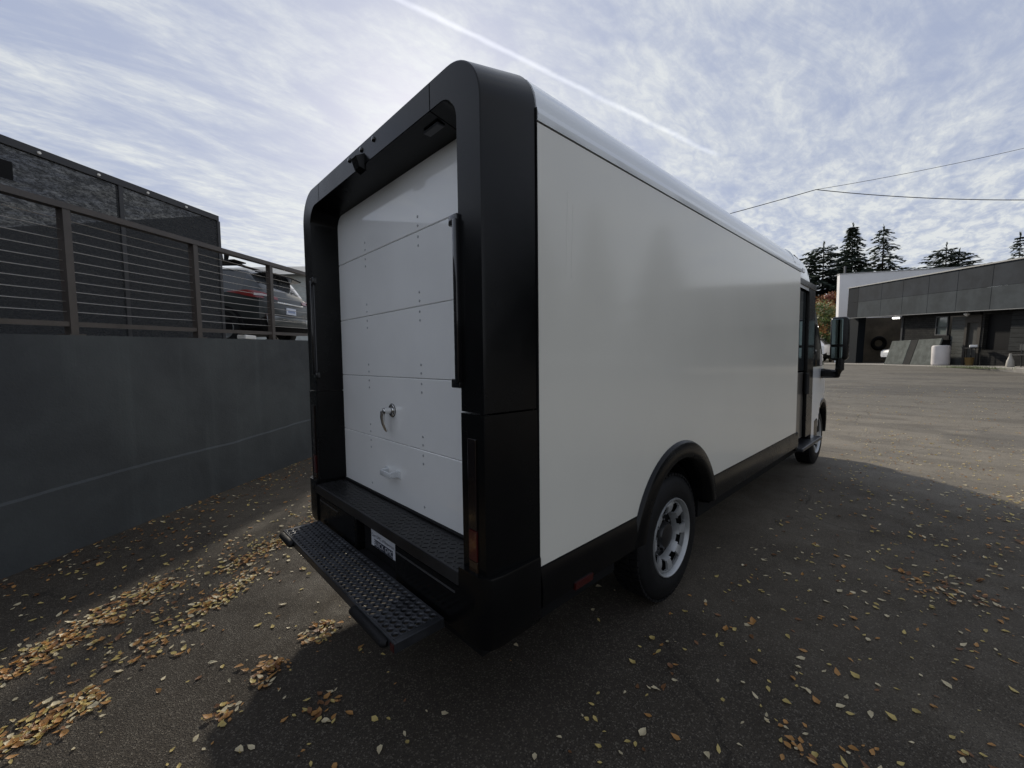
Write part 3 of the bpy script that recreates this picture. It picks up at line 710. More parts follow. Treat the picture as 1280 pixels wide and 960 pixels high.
for yb, sg in ((0, 1), (W, -1)):
    f = lambda a, b: (min(yb+sg*a, yb+sg*b), max(yb+sg*a, yb+sg*b))
    y0, y1 = f(.045, .07)
    m = MB(); m.box(XF+.02, 4.98, y0, y1, 1.36, 2.33, .01, 2); part(m, 'door_window', GLASS)
    m = MB(); m.box(XF+.02, 4.98, y0, y1, .56, 1.35, .01, 2); part(m, 'sliding_door', mat('door_grey', (.115, .110, .10), .3, metal=.4, coat=.3))
    y0, y1 = f(.012, .05); m = MB(); m.box(4.99, 5.31, y0, y1, .56, 2.36, .008, 2); part(m, 'door_pillar', BLACK)
    y0, y1 = f(.0, .03); m = MB(); m.box(4.92, 5.06, y0, y1, 1.08, 1.34, .012, 2); part(m, 'door_latch', BLACKDULL)
    y0, y1 = f(.004, .10); m = MB(); m.box(XF, 5.31, y0, y1, 2.335, 2.40, .004, 1); part(m, 'door_rail', BLACK)
    y0, y1 = f(-.012, .005); m = MB(); m.box(4.50, 4.60, y0, y1, 2.455, 2.50, .004, 1); part(m, 'roof_marker', mat('clear_lens', (.6, .6, .6), .15))
    y0, y1 = f(-.055, .16); m = MB(); m.box(XF+.10, 5.62, y0, y1, .46, .50, .012, 2); part(m, 'entry_step', STEPM)
    y0, y1 = f(.02, .2); m = MB(); m.box(5.28, 5.72, y0, y1, .47, .72, .02, 2); part(m, 'lower_cladding', BLACK)
    y0, y1 = f(-.01, .14); m = MB(); m.box(XF, XF+.098, y0, y1, .48, .69, .02, 2); part(m, 'sill_end', BLACK)
    # front arch
    m = MB(); n = 30; rows = []
    for (r, yo) in ((FAR+.05, .075), (FAR+.03, .030), (FAR-.015, .030), (FAR-.03, .09), (FAR-.03, .40)):
        rows.append([(FAX-r*math.cos(R(-4+188*i/n)), yb+sg*(yo+.012*(1 if i < 15 else 1+(i-15)*.25)), FAZ+r*math.sin(R(-4+188*i/n))) for i in range(n+1)])
    m.grid(rows); m.face([(x, yb+sg*.42, z) for x, y, z in rows[-1]]); part(m, 'front_arch_trim', BLACK, smooth=True, angle=45)
    # mirror
    f2 = lambda y: yb+sg*y
    m = MB(); m.tube([(6.05, f2(.05), 1.30), (5.95, f2(-.03), 1.30), (5.90, f2(-.15), 1.30)], [.07, .062, .055], 10)
    m.tube([(5.90, f2(-.12), 1.29), (5.90, f2(-.165), 1.36), (5.90, f2(-.168), 1.56)], [.05, .048, .045], 10); ar = part(m, 'mirror_arm', BLACK, smooth=True)
    y0, y1 = f(-.245, -.056); m = MB(); m.box(5.86, 6.04, y0, y1, 1.475, 2.045, .045, 4); m.build('mirror_housing', BLACK, ar, smooth=True)
    y0, y1 = f(-.190, -.076); m = MB(); m.box(5.853, 5.8605, y0, y1, 1.685, 2.015, .003, 1); m.box(5.853, 5.8605, y0, y1, 1.505, 1.655, .003, 1); m.build('mirror_glass', MIRROR, ar)
m = MB(); m.box(6.6, 7.16, .22, W-.22, .38, .62, .04, 3); part(m, 'front_bumper', BLACK, smooth=True)
for y in (.30, W-.50):
    m = MB(); m.box(7.02, 7.13, y, y+.2, .80, .90, .02, 2); part(m, 'headlamp', mat('lamp_clear', (.7, .72, .75), .1, coat=.5), smooth=True)
m = MB(); m.box(5.9, 6.0, .05, W-.05, .5, 1.38); m.box(4.47, 4.50, .05, W-.05, .6, 2.4); part(m, 'bulkhead', BLACKDULL)

# ------------------------------------------------------------------ cars
def car(name, label, loc, rz, paint, L_=4.45, Wd=1.80, H=1.60, suv=True, group=None):
    """Car in local coordinates: rear at x=0, nose at x=L_, left side +y, ground z=0. Parts are split by face tags."""
    root = thing(name, label, 'car', loc, rz, group)
    hw = Wd/2; k = L_/4.45; kh = H/1.60
    #        x,   zbot, zlow, belt, top,  half width, half width at roof
    ST = [(.00, .46, .62, .90, .94, .60, .50), (.04, .36, .56, .96, 1.02, .74, .55), (.10, .30, .52, 1.00, 1.12, .82, .58), (.22, .27, .5, 1.03, 1.27, .87, .60), (.34, .26, .5, 1.045, 1.41, .89, .615),
          (.46, .25, .5, 1.05, 1.52, .895, .625), (.62, .25, .5, 1.05, 1.560, .9, .63), (1.0, .25, .5, 1.045, 1.585, .9, .635), (1.6, .25, .5, 1.02, 1.60, .9, .64), (2.2, .25, .5, 1.0, 1.59, .9, .64), (2.6, .25, .5, .985, 1.53, .9, .63),
          (2.95, .25, .5, .975, 1.36, .9, .62), (3.25, .25, .5, .97, 1.17, .895, .62), (3.45, .25, .5, .96, 1.03, .885, .62), (3.8, .25, .48, .92, .985, .86, .60), (4.15, .27, .48, .86, .92, .80, .56), (4.35, .32, .48, .78, .83, .70, .5), (4.45, .42, .5, .66, .70, .55, .42)]
    cols = []
    for (x, zb, zl_, be, tp, w, wt) in ST:
        w *= hw/.9; wt *= hw/.9; cols.append([Vector((x*k, yy, zz*kh)) for yy, zz in ((0, zb), (w*.86, zb), (w*.985, zb+.06), (w, zl_), (w*1.0, (zl_+be)/2+.03), (w*.975, be), (w*.945+(wt-w*.945)*.08, be+.02), (wt+.03, tp-.075), (wt-.02, tp-.025), (wt*.72, tp), (0, tp+.012))])
    parts = {}
    def add(pn, q): parts.setdefault(pn, MB()).face(q)
    wheels_x = (.82*k, 3.55*k); wr = .345*kh
    for i in range(len(cols)-1):
        xm = (ST[i][0]+ST[i+1][0])/2
        for j in range(10):
            for sgn in (1, -1):
                q = [Vector((p.x, p.y*sgn, p.z)) for p in (cols[i][j], cols[i][j+1], cols[i+1][j+1], cols[i+1][j])]
                if sgn < 0: q = q[::-1]
                if j <= 2: pn = 'lower_cladding'
                elif j in (6,) and .40 < xm < 3.1: pn = 'side_window'
                elif j >= 7 and .08 < xm < .45: pn = 'rear_window'
                elif j >= 7 and 2.6 < xm < 3.4: pn = 'windscreen'
                elif j == 6 and xm >= 3.1: pn = 'body'
                else: pn = 'body'
                add(pn, q)
    for q in (cols[0], cols[-1]):
        add('body', q+[Vector((p.x, -p.y, p.z)) for p in q[-2:0:-1]])
    mm = {'body': paint, 'side_window': GLASS, 'rear_window': mat('rear_glass', (.05, .055, .06), .03, coat=.8), 'windscreen': GLASS, 'lower_cladding': BLACKDULL}
    for pn, mb in parts.items(): mb.build(pn, mm[pn], root, smooth=True, weld=True, angle=28)
    for xw in wheels_x:
        for sg in (1, -1):
            m = MB(); y = sg*(hw-.21)
            m.lathe([(0, wr*.62), (0, wr*.97), (.03, wr), (.18, wr), (.215, wr*.95), (.21, wr*.64), (.16, wr*.60)] if sg > 0 else [(0, wr*.62), (0, wr*.97), (-.03, wr), (-.18, wr), (-.215, wr*.95), (-.21, wr*.64), (-.16, wr*.6)], (xw, y, wr), 'y', 28)
            t_ = m.build('wheel', RUBBER, root, smooth=True)
            m = MB(); m.lathe([(sg*.20, wr*.63), (sg*.205, wr*.56), (sg*.17, wr*.5), (sg*.19, .06), (sg*.19, .001)], (xw, y, wr), 'y', 24); m.build('rim', SILVER, t_, smooth=True)
            m = MB(); rows = []
            for (r, yo) in ((wr+.10, -.02), (wr+.085, .012), (wr+.03, .012), (wr+.025, -.10)):
                rows.append([(xw-r*math.cos(math.pi*a/20), sg*(hw+yo), wr+r*math.sin(math.pi*a/20)) for a in range(21)])
            m.grid(rows); m.build('wheel_arch', BLACKDULL, root, smooth=True)
    return root

# grey-green SUV backed up to the railing on the upper deck
SUVP = mat('suv_paint', (.016, .021, .022), .35, coat=.35, var=.05)
rc = wp(5.06+.93, 1.82, wtop(5.9)-.05)
suv = car('parked_suv', 'dark grey SUV on the upper deck with its rear to the railing', (rc.x, rc.y, rc.z), math.atan2(WN.y, WN.x), SUVP)
def sp(mb, nm, mt, parent=suv, **kk): return mb.build(nm, mt, parent, **kk)
m = MB(); m.grid([[(.40, y, 1.535-.02*(abs(y)/.6)**2), (.22, y, 1.545-.03*(abs(y)/.6)**2), (.14, y, 1.525-.035*(abs(y)/.6)**2), (.16, y, 1.50-.035*(abs(y)/.6)**2), (.42, y, 1.44)] for y in [-.62+.124*i for i in range(11)]]); sp(m, 'spoiler', GLOSSBLACK, smooth=True)
for sg in (1, -1):
    m = MB()
    P = lambda x, y, z: (x, sg*y, z)
    m.grid([[P(.74, .893, 1.055), P(.74, .890, 1.062)], [P(.52, .895, 1.01), P(.52, .886, 1.075)], [P(.33, .893, .965), P(.33, .875, 1.085)], [P(.18, .868, .935), P(.19, .845, 1.075)], [P(.06, .790, .925), P(.075, .765, 1.05)], [P(.012, .62, .925), P(.03, .60, 1.02)], [P(-.012, .40, .93), P(.01, .40, .99)]])
    tl = sp(m, 'tail_lamp', mat('suv_tail_red', (.20, .008, .010), .12, coat=1.0), smooth=True)
    m = MB(); m.grid([[P(.165, .868, .975), P(.17, .858, 1.02)], [P(.045, .785, .970), P(.055, .776, 1.01)], [P(.0, .64, .965), P(.01, .63, .995)]]); m.build('clear_lens', mat('suv_lens', (.55, .5, .5), .15, coat=1.0), tl)
    m = MB(); m.box(.0, .05, min(sg*.60, sg*.73), max(sg*.60, sg*.73), .50, .62, .01, 1); sp(m, 'bumper_reflector', RED)
    m = MB(); m.tube([(.55, sg*.56, 1.60), (.65, sg*.565, 1.645), (1.6, sg*.57, 1.665), (2.35, sg*.56, 1.65), (2.45, sg*.55, 1.60)], .018, 8); sp(m, 'roof_rail', BLACKDULL, smooth=True)
for x in (.9, 1.9):
    m = MB(); m.box(x-.04, x+.04, -.66, .66, 1.685, 1.72, .01, 1); sp(m, 'roof_bar', BLACKDULL)
m = MB(); m.box(.75, 1.55, .30, .62, 1.722, 1.75, .008, 1); m.tube([(1.2, .45, 1.75), (1.2, .45, 1.92), (1.15, .45, 1.98)], [.05, .03, .02], 8); m.tube([(1.05, .5, 1.75), (1.02, .5, 1.90)], [.035, .05], 8); sp(m, 'bike_carrier', BLACKDULL)
m = MB(); m.box(-.018, .02, -.42, .42, .865, .895, .006, 1); sp(m, 'chrome_strip', CHROME)
m = MB(); m.box(-.024, .02, -.155, .155, .66, .80, .004, 1); pz = sp(m, 'licence_plate', mat('suv_plate', (.72, .76, .85), .35))
m = MB(); m.box(-.0255, -.0245, -.12, .12, .70, .755); m.build('plate_print', mat('plate_print_blue', (.30, .36, .52), .5), pz)
m = MB(); m.grid([[(-.02+.03*(abs(y)/.7)**3, y, .60), (-.055+.05*(abs(y)/.7)**3, y, .57), (-.06+.05*(abs(y)/.7)**3, y, .47), (-.02, y, .40)] for y in [-.74+.148*i for i in range(11)]]); sp(m, 'rear_bumper', mat('suv_bumper', (.10, .11, .11), .3, metal=.4, coat=.6), smooth=True)
m = MB(); m.tube([(.30, -.05, 1.385), (.2, .1, 1.24), (.12, .32, 1.13)], .012, 6); sp(m, 'rear_wiper', BLACKDULL)
m = MB(); m.box(.6, .8, -.02, .02, 1.60, 1.66, .012, 1); sp(m, 'roof_antenna', GLOSSBLACK)

m = MB(); q = wp(2.62, .12, wtop(2.62)); m.box(-.11, .11, -.06, .06, .0, .055, .012, 2)
o = m.build('white_box', mat('white_cardboard', (.72, .71, .68), .7)); o.location = q+Vector((0, 0, .001)); o.rotation_euler = (0, 0, math.atan2(WT.y, WT.x)+.1)
tag(o, 'small white box lying on the retaining wall under the railing', 'box')
hut = thing('distant_house', 'low pale grey house with a long roof beyond the upper deck', 'house', (11, 36, 2.0), R(135))
ROOFG = mat('grey_roofing', (.22, .24, .25), .7, var=.2, vscale=2)
m = MB(); m.box(-6, 6, 0, 8, 0, 5.1); m.build('wall', mat('house_wall', (.42, .44, .42), .8, var=.1), hut)
m = MB(); m.prism([(-.5, 5.1), (8.5, 5.1), (4, 6.6)], -6.4, 6.4, 'x'); rf_ = m.build('roof', ROOFG, hut)
m = MB(); m.box(-6.4, 6.4, -.62, -.5, 4.98, 5.16); m.build('gutter', mat('gutter_white', (.62, .66, .68), .4), rf_)
for x in (-4, -1, 2.4):
    m = MB(); m.box(x, x+1.1, -.03, .0, 2.4, 3.8); w_ = m.build('window', GLASS, hut)

# ------------------------------------------------------------------ workshop on the right
TH = R(35.4-90); BP = Vector((23.75, -3.18, .95)); TILT = R(3.4)
ax_x = Vector((math.cos(TH), math.sin(TH), 0)); ax_f = Vector((-math.sin(TH), math.cos(TH), 0))
ax_y = ax_f*math.cos(TILT)+Vector((0, 0, math.sin(TILT))); ax_z = ax_x.cross(ax_y)
bd = thing('workshop_building', 'low dark workshop with a deep grey panelled canopy right of the van', 'building', BP, TH)
BM = Matrix((ax_x, ax_y, ax_z)).transposed().to_4x4(); BM.translation = BP; bd.matrix_world = BM
def bp_(mb, nm, mt, parent=bd, **kk): return mb.build(nm, mt, parent, **kk)
def pray(px_, y_=450): return fwd+r2*((px_-640)/FPX)-u2*((y_-480)/FPX)
def SP(px_, off=0.0):                      # distance along the facade seen at a picture column
    d = pray(px_); q = BP+ax_x*off; k = (q-CAM).dot(ax_x)/d.dot(ax_x); return (CAM+d*k-BP).dot(ax_f)
def bw(x, y, z): p = BP+ax_x*x+ax_f*y; return Vector((p.x, p.y, z))     # x inward, y along the facade
FASC = mat('canopy_panel', (.046, .051, .058), .85, var=.22, vscale=1.3, spec=.06)
FASC2 = mat('canopy_panel_dark', (.026, .029, .034), .85, var=.2, vscale=1.3, spec=.06)
FASCL = mat('canopy_panel_pale', (.062, .070, .076), .85, var=.22, vscale=1.3, spec=.06)  # paler panels of the lower row
def block_material():
    m = bpy.data.materials.new('painted_block'); m.use_nodes = True; t = m.node_tree; b = t.nodes['Principled BSDF']; L = t.links
    ob = N(t, 'ShaderNodeTexCoord').outputs['Object']
    mp = mapping(t, ob, rot=(0, R(90), R(90)))
    br = N(t, 'ShaderNodeTexBrick'); L.new(mp, br.inputs['Vector']); br.inputs['Scale'].default_value = 2.5
    br.inputs['Color1'].default_value = (.026, .026, .026, 1); br.inputs['Color2'].default_value = (.040, .040, .038, 1); br.inputs['Mortar'].default_value = (.013, .013, .013, 1)
    nz = noise(t, ob, 2.0, 6, .6).outputs[0]
    L.new(mixc(t, maprange(t, nz, .35, .7, 0, .6), br.outputs[0], (.017, .017, .018)), b.inputs['Base Color']); b.inputs['Roughness'].default_value = .9; b.inputs['Specular IOR Level'].default_value = .06
    return m
BLOCK = block_material()
BE = -7.0                                   # near end of the building, beyond the picture
seams = [SP(p_) for p_ in (1054.5, 1067, 1095, 1121, 1152, 1187, 1229, 1274)]
while seams[-1] > BE: seams.append(seams[-1]-1.28)
BE = seams[-1]; SL = seams[0]; FB, FM, FT = 2.30, 3.22, 4.14
for i_, (a, b) in enumerate(zip(seams[:-1], seams[1:])):
    for (z0, z1, mt) in ((FB, FM, FASCL), (FM+.006, FT, FASC)):
        m = MB(); m.box(0, .05, b+.006, a-.006, z0, z1, .006, 1); bp_(m, 'canopy_panel', FASC2 if i_ == 0 else mt)
m = MB(); m.box(-.05, .25, BE, SL+.02, FT+.002, FT+.055); bp_(m, 'drip_edge', mat('drip_edge', (.34, .34, .33), .45))
m = MB(); m.box(-.012, .06, BE, SL+.02, FB-.035, FB-.002); bp_(m, 'lower_edge', mat('lower_edge', (.14, .145, .15), .45))
m = MB(); m.box(.052, 7.0, BE, SL, FB+.01, FB+.12); bp_(m, 'soffit', mat('soffit', (.05, .05, .05), .8))
m = MB(); m.box(.052, 7.0, BE, SL, FT-.06, FT); bp_(m, 'flat_roof', ROOFG)
m = MB(); m.box(.052, 7.0, SL-.06, SL, FB+.12, FT-.06); bp_(m, 'canopy_end', FASC2)
WX = .55; G0 = -1.2; HD = 2.08
W_ = lambda p_: SP(p_, WX)
sBay, sWinL, sWinR, sShL, sShR, sDoL, sDoR, sPo, sDkL, sDkR = [W_(p_) for p_ in (1126, 1165, 1180, 1183, 1202, 1205, 1218, 1222, 1225, 1258)]
def wallbox(y0, y1, z0, z1): m = MB(); m.box(WX, WX+.2, min(y0, y1), max(y0, y1), z0, z1); bp_(m, 'block_wall', BLOCK)
wallbox(sWinL+.005, sBay-.005, G0, FB); wallbox(sShL+.005, sWinL, G0, 1.22); wallbox(sShL+.005, sWinL, HD+.05, FB); wallbox(sDoR, sShL, HD+.05, FB); wallbox(sDkL, sPo, G0, FB); wallbox(sDkR, sDkL-.005, G0, .62); wallbox(sDkR, sDkL-.005, HD+.05, FB); wallbox(BE, sDkR-.005, G0, FB)
m = MB(); m.box(WX-.05, WX+.22, sBay, sBay+.14, G0, FB, .01, 1); bp_(m, 'bay_post', mat('post_grey', (.05, .052, .055), .6, spec=.06))
m = MB(); m.box(WX-.2, WX+.2, W_(1074), W_(1052), G0, FB); bp_(m, 'bay_pier', mat('pier_dark', (.014, .017, .021), .6, spec=.06))
BAYM = mat('bay_interior', (.20, .17, .13), .8, var=.3, vscale=1.2)
sEnd = W_(1052)
for (x0, x1, y0, y1) in ((6.4, 6.6, 3.0, sEnd+.15), (WX+.2, 6.4, sEnd, sEnd+.15), (WX+.2, 6.4, 3.0, 3.1)):
    m = MB(); m.box(x0, x1, y0, y1, G0, FB); bp_(m, 'bay_wall', BAYM)
m = MB(); m.box(2.0, 2.12, SP(1117, 2.0), SP(1111, 2.0), FB-.14, FB-.06); bp_(m, 'strip_light', mat('strip_light', (.9, .9, .9), .4, emit=((1, .97, .9), 8.0)))
d_ = pray(1096); k_ = (BP+ax_f*sEnd-CAM).dot(ax_f)/d_.dot(ax_f); xc = (CAM+d_*k_-BP).dot(ax_x)
m = MB(); m.lathe([(-.03, .22), (-.10, .30), (-.11, .40), (-.05, .47), (0, .40), (-.03, .22)], (xc, sEnd-.01, .62), 'y', 28); bp_(m, 'hose_coil', RUBBER)
m = MB(); m.box(WX+.06, WX+.09, sWinR+.03, sWinL-.03, 1.25, HD+.03); wd = bp_(m, 'window', mat('window_reflect', (.16, .18, .17), .06, coat=.8))
m = MB()
for (a0, a1, b0, b1) in ((sWinR, sWinR+.05, 1.22, HD+.05), (sWinL-.05, sWinL, 1.22, HD+.05), (sWinR+.05, sWinL-.05, 1.22, 1.27), (sWinR+.05, sWinL-.05, HD, HD+.05), (sWinR+.05, sWinL-.05, 1.60, 1.64)): m.box(WX-.01, WX+.07, a0, a1, b0, b1)
m.build('window_frame', mat('frame_dark', (.04, .042, .045), .5), wd)
for i in range(14):
    m = MB(); z0 = -.30+i*.170; m.box(WX+.05, WX+.075, sShR+.02, sShL-.02, z0, z0+.164, .006, 1); bp_(m, 'shutter_slat', mat('shutter_grey', (.075, .08, .078), .6, spec=.06, var=.15) if i < 11 else mat('shutter_dark', (.035, .038, .038), .6))
FRM = mat('doorframe', (.06, .055, .05), .6, spec=.06)
for (a0, a1, b0, b1) in ((sShR, sDoL, G0, HD+.05), (sDoR, sPo, G0, HD+.05), (sDoL, sDoR, 1.80, HD+.05)):
    m = MB(); m.box(WX-.03, WX+.1, min(a0, a1), max(a0, a1), b0, b1); bp_(m, 'door_frame', FRM)
m = MB(); m.box(WX+.06, WX+.1, sDoR+.01, sDoL-.01, -.6, 1.79); bp_(m, 'door', mat('door_panel_grey', (.07, .07, .066), .6, spec=.06, var=.15))
m = MB(); m.box(WX+.14, WX+.16, sDkR, sDkL, .62, HD+.05); bp_(m, 'dark_window', mat('dark_pane', (.006, .006, .007), .5, spec=.1))
m = MB(); m.box(WX+.9, WX+1.0, BE, 2.95, G0, FB); bp_(m, 'inner_wall', BLACKDULL)
for i in range(9):
    m = MB(); z0 = .62+i*.178; m.box(WX-.03, WX-.002, BE, sDkR-.03, z0, z0+.170, .008, 1); bp_(m, 'siding_board', mat('siding', (.028, .03, .031), .6, spec=.06, var=.2, vstretch=(1, 1, 4)))
yl_ = SP(1202, .3)
m = MB(); m.lathe([(-.10+.2*i/10, max(.0005, .1*math.sin(math.pi*i/10))) for i in range(11)], (.3, yl_, FB-.13), 'z', 16); m.lathe([(.09, .03), (.13, .05)], (.3, yl_, FB-.13), 'z', 12)
bp_(m, 'globe_lamp', mat('globe_white', (.7, .7, .68), .3), smooth=True)
AZ0 = 1.035
m = MB(); m.box(-1.3, 7.0, BE, SL+.3, -.3, .0, .02, 1); ap = tag(m.build('apron', mat('apron_concrete', (.25, .235, .21), .85, var=.25, vscale=2, bump=.3, bscale=30)), kind='structure'); ap.location = (BP.x, BP.y, AZ0); ap.rotation_euler = (0, 0, TH)
gr_ = random.Random(8); gv, gf = [], []; yg_ = SP(1212, -1.3)
for _ in range(900):
    y = gr_.gauss(yg_, .7); x = -1.33-abs(gr_.gauss(0, .06)); h_ = gr_.uniform(.03, .12); w_ = .008; l_ = gr_.gauss(0, .04)
    i = len(gv); gv.extend([(x, y-w_, -.06), (x, y+w_, -.06), (x+l_, y+l_, h_-.05)]); gf.append((i, i+1, i+2))
me = bpy.data.meshes.new('grass'); me.from_pydata(gv, [], gf); me.materials.append(mat('grass_green', (.07, .10, .03), .7)); g_ = tag(link('grass', me), 'thin strip of grass growing along the workshop apron edge', 'grass', kind='stuff'); g_.location = (BP.x, BP.y, AZ0); g_.rotation_euler = (0, 0, TH)

SLABM = mat('slab_concrete', (.105, .115, .108), .8, spec=.06, var=.28, vscale=3.5, bump=.3, bscale=25, dirt=((.24, .24, .23), 3.0, .58, .75))
SLABGAP = mat('slab_gap_dark', (.018, .019, .020), .7, spec=.06, var=.2)
def slab(p0, p1, mt, label, xo=-.35):
    """a slab standing on its lower edge and leaning back towards the wall; p0, p1 = picture columns of its foot"""
    y0, y1 = SP(p0, xo), SP(p1, xo); up = ax_x*.28+Vector((0, 0, 1.24))-ax_f*.10; th_ = ax_x*.07
    b0 = [bw(xo, y0, AZ0+.001), bw(xo, y1, AZ0+.001)]
    m = MB(); m.hexa([b0[0], b0[1], b0[1]+th_, b0[0]+th_, b0[0]+up, b0[1]+up, b0[1]+up+th_, b0[0]+up+th_])
    bmesh.ops.bevel(m.bm, geom=list(m.bm.edges), offset=.012, segments=1, affect='EDGES')
    c = (b0[0]+b0[1])/2
    for v in m.bm.verts: v.co -= c
    o = m.build('leaning_slab', mt); o.location = c; tag(o, label, 'slab', 'slabs leaning by the workshop')
slab(1105, 1128, SLABM, 'pale grey slab leaning by the workshop bay, farthest from the white drum')
slab(1128.3, 1136.7, SLABGAP, 'narrow dark piece filling the gap between the two pale grey slabs')  # dark piece filling the gap between the pale slabs
slab(1137, 1165, SLABM, 'pale stained grey slab leaning right behind the white drum')
k_ = .90/.825
m = MB(); m.lathe([(h_*k_, r_*.92) for h_, r_ in [(0, .001), (0, .29), (.03, .32), (.08, .33), (.40, .328), (.74, .33), (.80, .318), (.825, .28), (.825, .001)]], (0, 0, 0), 'z', 28)
o = m.build('white_drum', mat('white_plastic', (.60, .57, .56), .4, var=.06), smooth=True); o.location = bw(-.55, SP(1175.5, -.55), AZ0+.001); tag(o, 'white plastic drum standing in front of the workshop', 'drum')
m = MB(); m.box(-.2, .2, -.18, .18, 0, 1.12, .03, 2); m.box(-.22, .22, -.2, .2, 1.11, 1.18, .03, 2)
o = m.build('black_bin', BLACKDULL); o.location = bw(.15, SP(1177, .15), AZ0+.001); o.rotation_euler = (0, 0, TH); tag(o, 'black bin standing behind the white drum', 'bin')
yt_ = SP(1216, .2)
tb = thing('side_table', 'small dark table beside the open workshop door', 'table', bw(.2, yt_, AZ0), TH)
m = MB(); m.box(-.2, .2, -.15, .15, .74, .78); m.build('table_top', STEELDARK, tb)
for x in (-.18, .16):
    for y in (-.13, .11):
        m = MB(); m.box(x, x+.02, y, y+.02, 0, .74); m.build('leg', STEELDARK, tb)
m = MB(); m.box(-.13, .13, -.12, .12, 0, .11, .03, 3); o = m.build('white_bag', mat('white_bag', (.8, .8, .8), .5), smooth=True); o.location = bw(.2, yt_, AZ0+.781); tag(o, 'small white bag on the dark table by the workshop door', 'bag')
m = MB(); m.lathe([(0, .001), (0, .12), (.34, .15), (.35, .155), (.35, .14), (.05, .115)], (0, 0, 0), 'z', 18); o = m.build('yellow_bucket', mat('bucket_yellow', (.16, .10, .03), .5), smooth=True); o.location = bw(.05, SP(1211.5, .05), AZ0+.001); tag(o, 'dull yellow bucket on the ground by the workshop door', 'bucket')
m = MB(); m.lathe([(0, .001), (0, .11), (.05, .115), (.22, .10), (.34, .06), (.42, .04), (.50, .04), (.505, .001)], (0, 0, 0), 'z', 18); o = m.build('white_jug', mat('white_jug', (.36, .34, .30), .4), smooth=True); o.location = bw(-.6, SP(1263, -.6), AZ0+.001); tag(o, 'white tapered jug on the apron by the dark window', 'jug')
bn = thing('metal_bench', 'grey tubular metal bench at the right edge before the workshop', 'bench', bw(-.2, SP(1282, -.2), AZ0), TH)
BENM = mat('bench_grey', (.05, .052, .052), .45, metal=.4)
m = MB(); m.box(-.2, .2, -.6, .45, .43, .46, .008, 1); m.build('seat', BENM, bn)
for y in (-.5, .37):
    for (x, zt_) in ((-.18, .43), (.18, .85)):
        m = MB(); m.tube([(x, y, 0), (x, y, zt_)], .016, 8); m.build('leg', BENM, bn)
m = MB(); m.box(.17, .19, -.6, .45, .62, .84, .006, 1); m.build('backrest', BENM, bn)

# white neighbouring building
q = CAM+pray(1046)*30
wb = thing('white_building', 'plain white flat-roofed building rising behind the workshop canopy', 'building', (q.x, q.y, 1.0), R(30))
wh = (CAM+pray(1046, 343.5)*30).z-1.0
WSTUC = mat('white_stucco', (.80, .79, .79), .8, var=.05, vscale=.6)
m = MB(); m.box(0, .40, -7, 0, 0, wh-.06); m.build('front_wall', WSTUC, wb)
m = MB(); m.box(.40, 6, -7, -3.2, 0, wh-.5); m.build('rear_block', WSTUC, wb)
m = MB(); m.box(-.03, .43, -7.03, .03, wh-.058, wh); m.build('parapet_cap', mat('parapet', (.45, .45, .44), .6), wb)
m = MB(); m.box(.45, .55, -.55, -.45, wh-1, wh+.6); m.build('vent_pipe', TRIMG, wb)

# cars by the workshop
WCAR = mat('white_car_paint', (.70, .72, .75), .2, coat=1.0)
q = bw(4.5, SP(1108, .8), AZ0+.002); hb = car('white_hatchback', 'white hatchback nosing out of the workshop bay beside the slabs', (q.x, q.y, q.z), math.pi+TH, WCAR, 3.7, 1.66, 1.46)
for sg in (1, -1):
    m = MB(); m.grid([[(3.42, sg*.62, .60), (3.40, sg*.64, .70)], [(3.56, sg*.50, .58), (3.54, sg*.52, .67)], [(3.66, sg*.36, .56), (3.64, sg*.38, .62)]]); m.build('headlamp', GLASS, hb)
m = MB(); m.box(3.66, 3.70, -.34, .34, .40, .50, .01, 1); m.build('grille', BLACKDULL, hb)
wv_ = car('white_minivan', 'white vehicle parked far off beneath the autumn trees', (39.0, 5.0, 1.02), R(80), mat('white_van_paint', (.72, .74, .78), .25, coat=1.0), 4.9, 1.9, 1.95)

# power cables
def cable(pts, r, label):
    m = MB(); P = []
    for (a, b, sag) in zip(pts[:-1], pts[1:], (.0, .0)):
        a, b = Vector(a), Vector(b)
        for i in range(17):
            t_ = i/16; p = a.lerp(b, t_); p.z -= 4*SAG*t_*(1-t_); P.append(p)
    m.tube(P, r, 6); o = m.build('power_cable', mat('cable_black', (.03, .03, .03), .6)); tag(o, label, 'cable')
def dep(x, y, D): return CAM+(fwd+r2*((x-640)/FPX)-u2*((y-480)/FPX))*D
SAG = .18
cable([dep(700, 318, 32), dep(1020, 237, 25)], .022, 'black cable rising from behind the van roof to the sky join')
SAG = .35
cable([dep(1020, 237, 25), dep(1420, 246, 21)], .022, 'black sagging cable crossing level above the conifers at right')
SAG = .25
cable([dep(1020, 237, 25), dep(1420, 150, 24)], .013, 'thinner black cable climbing to the upper right corner of the sky')

# ------------------------------------------------------------------ trees
def foliage_mat(name, c, var=.35):
    m = bpy.data.materials.new(name); m.use_nodes = True; t = m.node_tree; b = t.nodes['Principled BSDF']
    ob = N(t, 'ShaderNodeTexCoord').outputs['Object']
    nz = noise(t, ob, 1.3, 5, .6).outputs[0]
    t.links.new(mixc(t, maprange(t, nz, .3, .7), tuple(x*(1-var) for x in c), tuple(x*(1+var) for x in c)), b.inputs['Base Color'])
    b.inputs['Roughness'].default_value = .7
    tr = N(t, 'ShaderNodeBsdfTranslucent'); tr.inputs[0].default_value = tuple(min(1, x*1.3) for x in c)+(1,)
    mx = N(t, 'ShaderNodeMixShader'); mx.inputs[0].default_value = .25
    t.links.new(b.outputs[0], mx.inputs[1]); t.links.new(tr.outputs[0], mx.inputs[2]); t.links.new(mx.outputs[0], t.nodes['Material Output'].inputs[0])
    return m
